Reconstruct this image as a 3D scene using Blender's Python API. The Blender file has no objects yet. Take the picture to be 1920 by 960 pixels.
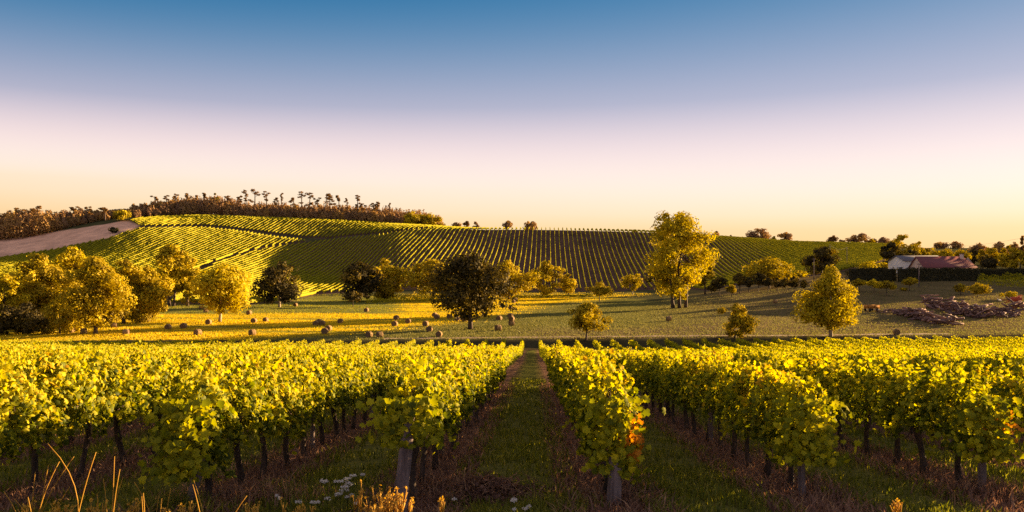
import bpy, math, random
import numpy as np

sc = bpy.context.scene
COL = sc.collection
R = math.radians

# ------------------------------------------------------------------ camera, sky, sun, exposure
F, HZ = 1500.0, 505.0            # focal length and eye-level row, in pixels of the 1920 x 960 photograph
cam_d = bpy.data.cameras.new("camera")
cam = bpy.data.objects.new("camera", cam_d)
COL.objects.link(cam)
cam.location = (0, 0, 0)
cam.rotation_euler = (R(90), 0, 0)
cam_d.sensor_width = 36.0
cam_d.lens = 36.0 * F / 1920.0
cam_d.shift_y = (HZ - 480.0) / 1920.0
cam_d.clip_start = 0.1
cam_d.clip_end = 20000
sc.camera = cam

SUN_AZ, SUN_EL = 60.0, 10.5
SKY_STRENGTH = 0.05
world = bpy.data.worlds.new("World")
sc.world = world
world.use_nodes = True
wn, wl = world.node_tree.nodes, world.node_tree.links
wn.clear()
w_out = wn.new("ShaderNodeOutputWorld")
w_bg = wn.new("ShaderNodeBackground")
w_sky = wn.new("ShaderNodeTexSky")
w_sky.sky_type = 'NISHITA'
w_sky.sun_disc = False
w_sky.sun_elevation = R(SUN_EL)
w_sky.sun_rotation = R(SUN_AZ)
w_sky.air_density = 1.0
w_sky.dust_density = 0.6
w_sky.ozone_density = 3.0
w_bg.inputs['Strength'].default_value = SKY_STRENGTH
# sky colour bands by height (world direction): evening below, unseen zenith raised as fill
w_tc = wn.new("ShaderNodeTexCoord")
w_sep = wn.new("ShaderNodeSeparateXYZ")
wl.new(w_tc.outputs['Generated'], w_sep.inputs[0])
w_ramp = wn.new("ShaderNodeValToRGB")
# the blue sinks away from the sun, the warm band is thicker there
def w_math(op, a, b=None, c=None):
    q = wn.new("ShaderNodeMath")
    q.operation = op
    for n_, v_ in enumerate((a, b, c)):
        if v_ is None:
            continue
        if isinstance(v_, (int, float)):
            q.inputs[n_].default_value = v_
        else:
            wl.new(v_, q.inputs[n_])
    return q
w_dot = wn.new("ShaderNodeVectorMath")
w_dot.operation = 'DOT_PRODUCT'
w_dot.inputs[1].default_value = (math.sin(R(SUN_AZ)), math.cos(R(SUN_AZ)), 0)
wl.new(w_tc.outputs['Generated'], w_dot.inputs[0])
w_hi = w_math('MAXIMUM', w_math('SUBTRACT', w_sep.outputs['Z'], 0.1).outputs[0], 0.0)
w_a = w_math('MULTIPLY', w_sep.outputs['Z'], w_math('MULTIPLY_ADD', w_dot.outputs['Value'], 0.35, 0.825).outputs[0])
w_b = w_math('MULTIPLY', w_hi.outputs[0], w_math('MULTIPLY_ADD', w_dot.outputs['Value'], -0.95, 0.95).outputs[0])
w_m = w_math('ADD', w_a.outputs[0], w_b.outputs[0])
w_m.use_clamp = True
wl.new(w_m.outputs[0], w_ramp.inputs[0])
SKY_BANDS = [(0.0, (6.5, 3.6, 1.15)), (0.05, (6.9, 4.6, 2.25)), (0.07, (7.0, 5.25, 3.35)), (0.1045, (7.0, 5.85, 4.9)), (0.152, (6.8, 5.3, 5.0)), (0.2, (5.1, 4.2, 4.5)),
             (0.246, (3.05, 2.95, 3.8)), (0.336, (1.2, 1.95, 3.1)), (0.423, (0.15, 1.2, 2.5)), (0.5, (0.05, 0.85, 2.1)), (0.66, (2.0, 1.8, 2.2)), (1.0, (3.2, 2.6, 2.6))]
SKY_BANDS = [(p, tuple(v / 1.5 for v in c)) for p, c in SKY_BANDS]
SB = 7.0
cr = w_ramp.color_ramp
cr.interpolation = 'B_SPLINE'
while len(cr.elements) < len(SKY_BANDS):
    cr.elements.new(0.5)
for e, (p, c) in zip(cr.elements, SKY_BANDS):
    e.position = p
    e.color = (c[0] / SB, c[1] / SB, c[2] / SB, 1)
w_sc = wn.new("ShaderNodeVectorMath")
w_sc.operation = 'SCALE'
w_sc.inputs['Scale'].default_value = SB
wl.new(w_ramp.outputs[0], w_sc.inputs[0])
w_mix = wn.new("ShaderNodeMix")
w_mix.data_type = 'RGBA'
w_mix.inputs['Factor'].default_value = 0.9
wl.new(w_sky.outputs[0], w_mix.inputs['A'])
wl.new(w_sc.outputs[0], w_mix.inputs['B'])
wl.new(w_mix.outputs['Result'], w_bg.inputs['Color'])
wl.new(w_bg.outputs[0], w_out.inputs[0])

sun_d = bpy.data.lights.new("sun", 'SUN')
sun_d.energy = 5.0
sun_d.angle = R(0.5)
sun_d.color = (1.0, 0.66, 0.30)
sun = bpy.data.objects.new("sun", sun_d)
COL.objects.link(sun)
sun.location = (300, 170, 120)
sun.rotation_euler = (R(90 - SUN_EL), 0, R(180 - SUN_AZ))

sc.view_settings.view_transform = 'Standard'
sc.view_settings.look = 'None'
sc.view_settings.exposure = 2.2
sc.view_settings.gamma = 1.0
sc.view_settings.use_curve_mapping = False
cy = sc.cycles
cy.max_bounces = 6
cy.diffuse_bounces = 3
cy.glossy_bounces = 2
cy.transmission_bounces = 4
cy.transparent_max_bounces = 8
cy.use_denoising = False
cy.denoiser = 'OPENIMAGEDENOISE'

# ------------------------------------------------------------------ helpers
rng = np.random.default_rng(7)
SD = np.array([math.sin(R(SUN_AZ)), math.cos(R(SUN_AZ))])


def make_mesh(name, V, faces, tone=None, col=None, smooth=False):
    """faces: list of int arrays, each (n, k)"""
    me = bpy.data.meshes.new(name)
    V = np.asarray(V, dtype=np.float32)
    me.vertices.add(len(V))
    me.vertices.foreach_set("co", V.ravel())
    loops = np.concatenate([np.asarray(f, dtype=np.int32).ravel() for f in faces])
    counts = np.concatenate([np.full(len(f), np.asarray(f).shape[1], dtype=np.int32) for f in faces])
    starts = np.concatenate([[0], np.cumsum(counts)[:-1]]).astype(np.int32)
    me.loops.add(len(loops))
    me.loops.foreach_set("vertex_index", loops)
    me.polygons.add(len(counts))
    me.polygons.foreach_set("loop_start", starts)
    me.polygons.foreach_set("loop_total", counts)
    if smooth:
        me.polygons.foreach_set("use_smooth", np.ones(len(counts), dtype=bool))
    if tone is not None:
        a = me.attributes.new("tone", 'FLOAT', 'POINT')
        a.data.foreach_set("value", np.asarray(tone, dtype=np.float32))
    if col is not None:
        a = me.attributes.new("zone", 'FLOAT_COLOR', 'POINT')
        c4 = np.ones((len(V), 4), dtype=np.float32)
        c4[:, :3] = col
        a.data.foreach_set("color", c4.ravel())
    me.update(calc_edges=True)
    me.validate()
    return me


def link(name, me, mat=None, parent=None, loc=None):
    o = bpy.data.objects.new(name, me)
    COL.objects.link(o)
    if mat is not None and len(me.materials) == 0:
        me.materials.append(mat)
    if parent is not None:
        o.parent = parent
    if loc is not None:
        o.location = loc
    return o


def empty(name, loc, rz=0.0):
    o = bpy.data.objects.new(name, None)
    COL.objects.link(o)
    o.location = loc
    o.rotation_euler = (0, 0, rz)
    return o


def tag(o, label=None, cat=None, group=None, kind=None):
    if label:
        o['label'] = label
    if cat:
        o['category'] = cat
    if group:
        o['group'] = group
    if kind:
        o['kind'] = kind
    return o


def dup(root, loc, rz=0.0, scale=(1, 1, 1), label=None, group=None):
    r = root.copy()
    COL.objects.link(r)
    r.location = loc
    r.rotation_euler = (0, 0, rz)
    r.scale = scale
    if label:
        r['label'] = label
    if group:
        r['group'] = group
    for ch in root.children:
        c = ch.copy()
        COL.objects.link(c)
        c.parent = r
    return r


class MB:
    """collects shapes into one mesh"""
    def __init__(self):
        self.V, self.F, self.T, self.n = [], {}, [], 0

    def add(self, V, faces, tone=0.5):
        V = np.asarray(V, float)
        self.V.append(V)
        for f in faces:
            f = np.asarray(f, dtype=np.int64)
            self.F.setdefault(f.shape[1], []).append(f + self.n)
        t = np.asarray(tone, float)
        self.T.append(np.full(len(V), float(t)) if t.ndim == 0 else t)
        self.n += len(V)

    def tube(self, P, rad, n=7, cap=True, tone=0.5, wob=0.0):
        P = np.asarray(P, float)
        rad = np.broadcast_to(np.asarray(rad, float), (len(P),))
        T = np.gradient(P, axis=0)
        T /= np.linalg.norm(T, axis=1, keepdims=True) + 1e-9
        ref = np.array([1.0, 0, 0]) if abs(T[0][0]) < 0.8 else np.array([0, 1.0, 0])
        A = np.cross(T, ref)
        A /= np.linalg.norm(A, axis=1, keepdims=True) + 1e-9
        B = np.cross(T, A)
        an = np.linspace(0, 2 * np.pi, n, endpoint=False)
        rr = rad[:, None] * (1 + (wob * rng.standard_normal((len(P), n)) if wob else 0))
        V = P[:, None, :] + rr[..., None] * (np.cos(an)[None, :, None] * A[:, None, :] + np.sin(an)[None, :, None] * B[:, None, :])
        V = V.reshape(-1, 3)
        q = []
        for i in range(len(P) - 1):
            for k in range(n):
                q.append((i * n + k, i * n + (k + 1) % n, (i + 1) * n + (k + 1) % n, (i + 1) * n + k))
        faces = [np.array(q)]
        if cap:
            faces.append(np.array([list(range(n))[::-1], [(len(P) - 1) * n + k for k in range(n)]]))
        self.add(V, faces, tone)

    def box(self, lo, hi, tone=0.5):
        x0, y0, z0 = lo
        x1, y1, z1 = hi
        V = [(x0, y0, z0), (x1, y0, z0), (x1, y1, z0), (x0, y1, z0), (x0, y0, z1), (x1, y0, z1), (x1, y1, z1), (x0, y1, z1)]
        self.add(V, [np.array([(0, 3, 2, 1), (4, 5, 6, 7), (0, 1, 5, 4), (1, 2, 6, 5), (2, 3, 7, 6), (3, 0, 4, 7)])], tone)

    def mesh(self, name, smooth=False):
        return make_mesh(name, np.concatenate(self.V), [np.concatenate(v) for v in self.F.values()], np.concatenate(self.T), smooth=smooth)

    def build(self, name, mat, parent=None, loc=None, smooth=False):
        return link(name, self.mesh(name, smooth), mat, parent, loc)


# leaf shapes, unit size, lying in xy with the stalk at the origin side
def vine_leaf():
    out = [(-0.08, -0.42), (0.22, -0.5), (0.50, -0.22), (0.34, 0.02), (0.52, 0.28), (0.2, 0.3), (0.0, 0.62),
           (-0.2, 0.3), (-0.52, 0.28), (-0.34, 0.02), (-0.50, -0.22), (-0.26, -0.5)]
    V = [(0, -0.15, 0.10)] + [(x, y, -0.22 * abs(x) - 0.18 * max(0, y) ** 2) for x, y in out]
    n = len(out)
    return np.array(V), np.array([(0, 1 + i, 1 + (i + 1) % n) for i in range(n)])


def rhomb_leaf():
    V = [(0, -0.5, 0), (0.36, 0.0, -0.10), (0, 0.5, -0.05), (-0.36, 0.0, -0.10)]
    return np.array(V), np.array([(0, 1, 2), (0, 2, 3)])


VINE_LEAF, RHOMB = vine_leaf(), rhomb_leaf()


def unit(a):
    return a / (np.linalg.norm(a, axis=-1, keepdims=True) + 1e-9)


def leaf_cloud(C, N, size, tone, tpl=RHOMB, g=rng):
    C, N = np.asarray(C, float), unit(np.asarray(N, float))
    n = len(C)
    X = unit(np.cross(N, unit(g.standard_normal((n, 3)))))
    Y = np.cross(N, X)
    tv, tf = tpl
    s = np.broadcast_to(np.asarray(size, float), (n,))[:, None, None]
    V = C[:, None, :] + s * (tv[None, :, 0:1] * X[:, None, :] + tv[None, :, 1:2] * Y[:, None, :] + tv[None, :, 2:3] * N[:, None, :])
    k = len(tv)
    Fc = (tf[None] + (np.arange(n) * k)[:, None, None]).reshape(-1, tf.shape[1])
    T = np.repeat(np.broadcast_to(np.asarray(tone, float), (n,)), k)
    return V.reshape(-1, 3), Fc, T


# ------------------------------------------------------------------ materials
def new_mat(name):
    m = bpy.data.materials.new(name)
    m.use_nodes = True
    nt = m.node_tree
    nt.nodes.clear()
    out = nt.nodes.new("ShaderNodeOutputMaterial")
    return m, nt, nt.nodes, nt.links, out


def ramp_node(nodes, stops, interp='LINEAR'):
    r = nodes.new("ShaderNodeValToRGB")
    c = r.color_ramp
    c.interpolation = interp
    while len(c.elements) < len(stops):
        c.elements.new(0.5)
    for e, (p, col) in zip(c.elements, stops):
        e.position = p
        e.color = (*col, 1)
    return r


def leaf_mat(name, stops, trans=0.45, gloss=0.012, obj_var=0.12):
    m, nt, N, L, out = new_mat(name)
    at = N.new("ShaderNodeAttribute")
    at.attribute_name = "tone"
    oi = N.new("ShaderNodeObjectInfo")
    ma = N.new("ShaderNodeMath")
    ma.operation = 'MULTIPLY_ADD'
    L.new(oi.outputs['Random'], ma.inputs[0])
    ma.inputs[1].default_value = obj_var
    L.new(at.outputs['Fac'], ma.inputs[2])
    sb = N.new("ShaderNodeMath")
    sb.operation = 'SUBTRACT'
    L.new(ma.outputs[0], sb.inputs[0])
    sb.inputs[1].default_value = obj_var / 2
    r = ramp_node(N, stops)
    L.new(sb.outputs[0], r.inputs[0])
    d = N.new("ShaderNodeBsdfDiffuse")
    t = N.new("ShaderNodeBsdfTranslucent")
    L.new(r.outputs[0], d.inputs[0])
    hs = N.new("ShaderNodeHueSaturation")
    hs.inputs['Saturation'].default_value = 1.15
    hs.inputs['Value'].default_value = 1.3
    L.new(r.outputs[0], hs.inputs['Color'])
    L.new(hs.outputs[0], t.inputs[0])
    mx = N.new("ShaderNodeMixShader")
    mx.inputs[0].default_value = trans
    L.new(d.outputs[0], mx.inputs[1])
    L.new(t.outputs[0], mx.inputs[2])
    g = N.new("ShaderNodeBsdfGlossy")
    g.inputs['Roughness'].default_value = 0.6
    mg = N.new("ShaderNodeMixShader")
    mg.inputs[0].default_value = gloss
    L.new(mx.outputs[0], mg.inputs[1])
    L.new(g.outputs[0], mg.inputs[2])
    L.new(mg.outputs[0], out.inputs[0])
    return m


def solid_mat(name, c1, c2, scale=4.0, stretch=(1, 1, 1), rough=0.85, bump=0.3, detail=6, tone_amt=0.0):
    m, nt, N, L, out = new_mat(name)
    tc = N.new("ShaderNodeTexCoord")
    mp = N.new("ShaderNodeMapping")
    mp.inputs['Scale'].default_value = stretch
    L.new(tc.outputs['Object'], mp.inputs[0])
    no = N.new("ShaderNodeTexNoise")
    no.inputs['Scale'].default_value = scale
    no.inputs['Detail'].default_value = detail
    no.inputs['Roughness'].default_value = 0.65
    L.new(mp.outputs[0], no.inputs['Vector'])
    r = ramp_node(N, [(0.32, c1), (0.68, c2)])
    src = no.outputs['Fac']
    if tone_amt:
        at = N.new("ShaderNodeAttribute")
        at.attribute_name = "tone"
        ma = N.new("ShaderNodeMath")
        ma.operation = 'MULTIPLY_ADD'
        s2 = N.new("ShaderNodeMath")
        s2.operation = 'SUBTRACT'
        L.new(at.outputs['Fac'], s2.inputs[0])
        s2.inputs[1].default_value = 0.5
        L.new(s2.outputs[0], ma.inputs[0])
        ma.inputs[1].default_value = tone_amt
        L.new(no.outputs['Fac'], ma.inputs[2])
        src = ma.outputs[0]
    L.new(src, r.inputs[0])
    p = N.new("ShaderNodeBsdfPrincipled")
    p.inputs['Roughness'].default_value = rough
    p.inputs['Specular IOR Level'].default_value = 0.25
    L.new(r.outputs[0], p.inputs['Base Color'])
    if bump:
        b = N.new("ShaderNodeBump")
        b.inputs['Strength'].default_value = bump
        b.inputs['Distance'].default_value = 0.05
        L.new(no.outputs['Fac'], b.inputs['Height'])
        L.new(b.outputs[0], p.inputs['Normal'])
    L.new(p.outputs[0], out.inputs[0])
    return m


M = {}
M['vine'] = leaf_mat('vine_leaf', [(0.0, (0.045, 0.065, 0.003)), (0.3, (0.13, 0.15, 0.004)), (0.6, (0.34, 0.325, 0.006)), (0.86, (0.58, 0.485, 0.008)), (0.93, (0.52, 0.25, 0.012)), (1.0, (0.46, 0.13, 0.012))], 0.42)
M['hill_vine'] = leaf_mat('hill_vine_leaf', [(0.0, (0.14, 0.15, 0.006)), (0.5, (0.33, 0.30, 0.008)), (1.0, (0.48, 0.40, 0.01))], 0.2)
M['gold'] = leaf_mat('golden_leaf', [(0.0, (0.14, 0.095, 0.005)), (0.5, (0.36, 0.27, 0.007)), (1.0, (0.58, 0.44, 0.01))], 0.25)
M['yellow'] = leaf_mat('yellow_leaf', [(0.0, (0.20, 0.155, 0.005)), (0.5, (0.44, 0.345, 0.007)), (1.0, (0.64, 0.50, 0.01))], 0.32)
M['oak'] = leaf_mat('dark_leaf', [(0.0, (0.024, 0.021, 0.011)), (0.5, (0.06, 0.046, 0.012)), (1.0, (0.26, 0.18, 0.012))], 0.12)
M['wood'] = leaf_mat('wood_leaf', [(0.0, (0.16, 0.095, 0.065)), (0.5, (0.31, 0.185, 0.085)), (1.0, (0.48, 0.30, 0.06))], 0.2)
M['pine'] = leaf_mat('pine_needle', [(0.0, (0.10, 0.055, 0.025)), (0.5, (0.20, 0.11, 0.035)), (1.0, (0.34, 0.19, 0.04))], 0.2)
M['dryleaf'] = leaf_mat('dry_grass_blade', [(0.0, (0.10, 0.055, 0.045)), (0.5, (0.24, 0.135, 0.095)), (1.0, (0.42, 0.26, 0.14))], 0.3)
M['grassblade'] = leaf_mat('green_grass_blade', [(0.0, (0.07, 0.085, 0.014)), (0.5, (0.16, 0.17, 0.024)), (1.0, (0.30, 0.27, 0.055))], 0.4)
M['stubble'] = leaf_mat('stubble_blade', [(0.0, (0.16, 0.17, 0.02)), (0.3, (0.34, 0.29, 0.02)), (0.6, (0.54, 0.39, 0.015)), (1.0, (0.64, 0.47, 0.02))], 0.4)
M['fieldgrass'] = leaf_mat('field_grass_blade', [(0.0, (0.12, 0.12, 0.04)), (0.5, (0.165, 0.16, 0.05)), (1.0, (0.22, 0.195, 0.075))], 0.3)
M['stalk'] = leaf_mat('golden_stalk', [(0.0, (0.38, 0.22, 0.03)), (1.0, (0.6, 0.36, 0.06))], 0.3)
M['bark'] = solid_mat('bark', (0.035, 0.024, 0.02), (0.13, 0.09, 0.07), 6, (1, 1, 0.25), bump=0.6)
M['vinebark'] = solid_mat('vine_bark', (0.02, 0.014, 0.012), (0.09, 0.06, 0.05), 18, (1, 1, 0.2), bump=0.7)
M['palebark'] = solid_mat('pale_bark', (0.22, 0.17, 0.12), (0.45, 0.36, 0.27), 5, (1, 1, 0.5))
M['post'] = solid_mat('weathered_post', (0.07, 0.05, 0.055), (0.22, 0.165, 0.165), 14, (1, 1, 0.08), bump=0.7)
M['hay'] = solid_mat('hay', (0.17, 0.10, 0.05), (0.36, 0.235, 0.10), 9, (1, 1, 1), bump=0.8)
M['log'] = solid_mat('weathered_log', (0.065, 0.036, 0.035), (0.31, 0.19, 0.165), 5, (1, 1, 1), bump=0.4, tone_amt=0.6)
M['white_wall'] = solid_mat('white_render', (0.76, 0.74, 0.75), (0.84, 0.82, 0.82), 1.2)
M['pink_wall'] = solid_mat('pink_render', (0.60, 0.44, 0.38), (0.70, 0.53, 0.46), 1.2)
M['red_roof'] = solid_mat('red_roof_tile', (0.15, 0.052, 0.062), (0.22, 0.08, 0.085), 5, (1, 1, 1), bump=0.5)
M['grey_roof'] = solid_mat('grey_roof', (0.10, 0.10, 0.125), (0.17, 0.16, 0.19), 3)
M['darkglass'] = solid_mat('dark_window', (0.02, 0.02, 0.025), (0.04, 0.04, 0.045), 2, rough=0.15, bump=0)
M['hedge'] = leaf_mat('hedge_leaf', [(0.0, (0.03, 0.028, 0.016)), (0.5, (0.055, 0.05, 0.02)), (1.0, (0.11, 0.085, 0.025))], 0.2)
M['orange'] = solid_mat('orange_board', (0.36, 0.15, 0.03), (0.5, 0.24, 0.05), 3)
M['red'] = solid_mat('red_paint', (0.32, 0.05, 0.03), (0.45, 0.09, 0.05), 3, rough=0.5)
M['tyre'] = solid_mat('tyre', (0.02, 0.02, 0.02), (0.04, 0.035, 0.035), 8)
M['wire'] = solid_mat('wire', (0.03, 0.03, 0.03), (0.06, 0.05, 0.05), 3, bump=0)
M['flower'] = leaf_mat('white_petal', [(0.0, (0.45, 0.42, 0.40)), (1.0, (0.66, 0.63, 0.6))], 0.35)
M['stone'] = solid_mat('grey_rubble', (0.14, 0.11, 0.11), (0.36, 0.30, 0.29), 3)

# ------------------------------------------------------------------ terrain
def pchip(x, y, xq):
    x, y = np.asarray(x, float), np.asarray(y, float)
    h = np.diff(x)
    dl = np.diff(y, axis=0) / (h if y.ndim == 1 else h[:, None])
    m = np.zeros_like(y)
    m[0], m[-1] = dl[0], dl[-1]
    a, b = dl[:-1], dl[1:]
    w1 = 2 * h[1:] + h[:-1]
    w2 = h[1:] + 2 * h[:-1]
    if y.ndim > 1:
        w1, w2 = w1[:, None], w2[:, None]
    ok = a * b > 0
    m[1:-1] = np.where(ok, (w1 + w2) / (w1 / np.where(ok, a, 1) + w2 / np.where(ok, b, 1)), 0)
    xq = np.clip(xq, x[0], x[-1])
    i = np.clip(np.searchsorted(x, xq, side='right') - 1, 0, len(x) - 2)
    hh = h[i]
    t = (xq - x[i]) / hh
    if y.ndim > 1:
        hh, t = hh[:, None], t[:, None]
    return (y[i] * (2 * t**3 - 3 * t**2 + 1) + m[i] * hh * (t**3 - 2 * t**2 + t) + y[i + 1] * (-2 * t**3 + 3 * t**2) + m[i + 1] * hh * (t**3 - t**2))


CAM_H, SLOPE = 2.2, 0.082
PLANE_END = 118.0
# columns: photo column -> list of (distance, photo row of the ground there) or (distance, 'z', height)
COLS = {
    -360: [(126, 'z', -11), (200, 'z', -8), (300, 'z', 0), (420, 'z', 14), (520, 'z', 21), (800, 'z', 20), (3500, 'z', 5)],
    0: [(126, 'z', -11.2), (200, 'z', -10), (300, 540), (380, 495), (430, 457), (520, 440), (700, 'z', 24), (3500, 'z', 5)],
    240: [(126, 'z', -10.9), (217, 'z', -10), (300, 538), (380, 484), (430, 438), (465, 412), (520, 405), (700, 'z', 34), (3500, 'z', 5)],
    400: [(126, 'z', -10.9), (215, 'z', -10), (300, 538), (380, 488), (450, 437), (500, 407), (560, 'z', 34), (700, 'z', 31), (3500, 'z', 5)],
    600: [(126, 'z', -10.9), (225, 'z', -10.2), (272, 561), (340, 527), (420, 471), (475, 432), (510, 414), (600, 'z', 32), (800, 'z', 28), (3500, 'z', 5)],
    760: [(126, 'z', -10.8), (225, 'z', -10.3), (300, 549), (350, 497), (420, 448), (465, 428), (510, 424), (650, 'z', 26), (3500, 'z', 5)],
    960: [(126, 'z', -10.7), (225, 'z', -10.2), (308, 550), (355, 502), (400, 467), (430, 440), (446, 430.5), (475, 'z', 22.6), (650, 'z', 19), (3500, 'z', 5)],
    1200: [(126, 'z', -10.6), (200, 580), (306, 549), (360, 504), (400, 469), (425, 443), (442, 435), (470, 'z', 20.8), (600, 'z', 17), (3500, 'z', 5)],
    1380: [(126, 'z', -10.5), (200, 572), (260, 545), (330, 522), (400, 474), (440, 452), (462, 448), (500, 'z', 17.6), (650, 'z', 15), (3500, 'z', 5)],
    1500: [(126, 'z', -10.5), (160, 602), (200, 567), (240, 539), (300, 517), (360, 491), (420, 466), (452, 456), (500, 'z', 15), (3500, 'z', 5)],
    1660: [(126, 'z', -10.4), (150, 602), (190, 562), (240, 526), (300, 508), (360, 488), (420, 468), (452, 461), (500, 'z', 13.4), (3500, 'z', 5)],
    1800: [(126, 'z', -10.4), (150, 600), (190, 560), (240, 523), (300, 506), (380, 489), (450, 471), (500, 465), (600, 'z', 14), (3500, 'z', 5)],
    1920: [(126, 'z', -10.3), (150, 600), (190, 560), (240, 523), (300, 503), (380, 484), (450, 470), (520, 463), (600, 'z', 16), (3500, 'z', 5)],
    2120: [(126, 'z', -10.0), (170, 'z', -7), (210, 'z', 1), (260, 'z', 9), (330, 'z', 14), (450, 'z', 18), (600, 'z', 18), (3500, 'z', 5)],  # unseen ground from here rightwards, raised to help shade the sloping field
    2600: [(126, 'z', -9.5), (170, 'z', -3), (210, 'z', 6), (260, 'z', 14), (330, 'z', 18), (450, 'z', 20), (600, 'z', 18), (3500, 'z', 5)],
}
DG = np.concatenate([np.arange(0, 800, 2.0), np.arange(800, 3501, 50.0)])
UG = np.array([(c - 960) / F for c in COLS])
BANK = 0.9
tab = []
for c, pts in COLS.items():
    d = [0, 60, PLANE_END]
    z = [-CAM_H, -CAM_H - SLOPE * 60, -CAM_H - SLOPE * PLANE_END]
    for p in pts:
        zz = p[2] if p[1] == 'z' else (HZ - p[1]) / F * p[0]
        d.append(p[0])
        z.append(zz - BANK)
    tab.append(pchip(d, z, DG))
tab = np.array(tab)                               # (columns, distances)
# soften creases along the distance beyond the bank
for _ in range(6):
    sm = tab.copy()
    sm[:, 1:-1] = 0.25 * tab[:, :-2] + 0.5 * tab[:, 1:-1] + 0.25 * tab[:, 2:]
    k = (DG > 128) & (DG < 790)
    tab[:, k] = sm[:, k]
UF = np.linspace(UG[0], UG[-1], 260)
TAB = pchip(UG, tab, UF)                          # (260, distances)


def sstep(a, b, x):
    t = np.clip((x - a) / (b - a), 0, 1)
    return t * t * (3 - 2 * t)


def terrain(x, y):
    x, y = np.asarray(x, float), np.asarray(y, float)
    u = np.clip(x / np.maximum(y, 40.0), UF[0], UF[-1])
    fi = (u - UF[0]) / (UF[1] - UF[0])
    i = np.clip(fi.astype(int), 0, len(UF) - 2)
    ft = fi - i
    yd = np.clip(y, 0, DG[-1] - 1)
    j = np.where(yd < 800, (yd / 2.0).astype(int), 400 + ((yd - 800) / 50.0).astype(int))
    j = np.clip(j, 0, len(DG) - 2)
    dt = (yd - DG[j]) / (DG[j + 1] - DG[j])
    z = (TAB[i, j] * (1 - ft) + TAB[i + 1, j] * ft) * (1 - dt) + (TAB[i, j + 1] * (1 - ft) + TAB[i + 1, j + 1] * ft) * dt
    z = z + BANK * sstep(119.5, 123.0, y)
    z = z - 0.42 * np.sin(np.pi * np.clip((y - 14) / 104.0, 0, 1)) ** 1.2 + 0.008 * np.clip(x - 8, 0, 80) * sstep(25, 110, y) * sstep(135, 118, y)
    z = z - sstep(2, 13, x) * (0.12 + 0.42 * np.sin(np.pi * np.clip((y - 8) / 108.0, 0, 1))) * sstep(2, 10, y) * sstep(119, 104, y)
    z = z + 0.05 * np.sin(x * 0.9 + 1.3 * np.sin(y * 0.37)) * np.sin(y * 0.8 + 0.5) * sstep(4, 12, y)
    z = z - np.minimum(y, 0) * 0.02
    return z


def tz(x, y):
    return float(terrain(np.array([x]), np.array([y]))[0])


def proj(x, y, z):
    y = np.maximum(y, 0.5)
    return 960 + F * x / y, HZ - F * z / y


def hit(px, py, dmin=121.0, dmax=700.0):
    """where the line of sight through a photo pixel first meets the ground"""
    u = (px - 960) / F
    d = np.arange(dmin, dmax, 0.5)
    ray = (HZ - py) / F * d
    g = terrain(u * d, d)
    k = np.nonzero(g >= ray)[0]
    i = k[0] if len(k) else int(np.argmin(ray - g))
    return np.array([u * d[i], d[i], float(g[i])])


def in_poly(px, py, poly):
    inside = np.zeros(np.shape(px), bool)
    n = len(poly)
    for i in range(n):
        x0, y0 = poly[i]
        x1, y1 = poly[(i + 1) % n]
        if y0 == y1:
            continue
        c = ((y0 > py) != (y1 > py)) & (px < (x1 - x0) * (py - y0) / (y1 - y0) + x0)
        inside ^= c
    return inside


# elevation angle running maximum, to know which ground is seen
DV = np.arange(122, 620, 2.0)
_UU, _DD = np.meshgrid(UF, DV, indexing='ij')
_ang = terrain(_UU * _DD, _DD) / _DD
_run = np.maximum.accumulate(_ang, axis=1)
CREST = DV[np.argmax(_ang, axis=1)]


def crest_d(u):
    return np.interp(u, UF, CREST)


TAN_FIELD = [(-60, 455), (0, 450), (120, 432), (205, 419), (235, 413), (262, 422), (252, 431), (225, 436), (205, 446), (100, 467), (0, 482), (-60, 486)]
P_UPPER = [(240, 413), (300, 408), (400, 405), (500, 407), (600, 412), (760, 422), (840, 423), (835, 427), (790, 430), (720, 438), (660, 443), (615, 448), (570, 446), (520, 440), (440, 429.5), (380, 424), (262, 426)]
P_LEFT = [(225, 440), (262, 430), (380, 428), (440, 434), (520, 446), (580, 453), (490, 466), (400, 492), (345, 520), (300, 572), (-60, 575), (-60, 495), (0, 485), (100, 470), (205, 449)]
P_MID = [(415, 492), (495, 468), (590, 455), (640, 449), (720, 441), (800, 431), (840, 425), (960, 426), (1100, 428), (1200, 431), (1340, 444), (1500, 452), (1668, 458), (1655, 490), (1570, 512), (1500, 520), (1400, 532), (1330, 545), (1250, 542), (1150, 546), (1000, 546), (830, 545), (760, 543), (680, 546), (600, 552), (540, 566), (480, 571), (320, 571), (360, 520)]

# the ground sheet
def shade_streaks(x, y):
    # greener strips painted for the shadow streaks, laid like mowing lines
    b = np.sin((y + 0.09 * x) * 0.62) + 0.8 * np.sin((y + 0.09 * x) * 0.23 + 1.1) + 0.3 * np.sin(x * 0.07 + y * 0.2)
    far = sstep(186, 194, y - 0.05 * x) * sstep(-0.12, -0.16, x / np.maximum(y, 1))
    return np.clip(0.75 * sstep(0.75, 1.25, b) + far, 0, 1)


def shade_edge(d):  # gold turns green along the meadow's shadow boundary, painting that shade
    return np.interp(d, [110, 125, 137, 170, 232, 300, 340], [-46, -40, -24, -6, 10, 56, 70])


def axis_pts(segs):
    out = []
    for a, b, s in segs:
        out.append(np.arange(a, b, s))
    return np.concatenate(out + [[segs[-1][1]]])


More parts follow.
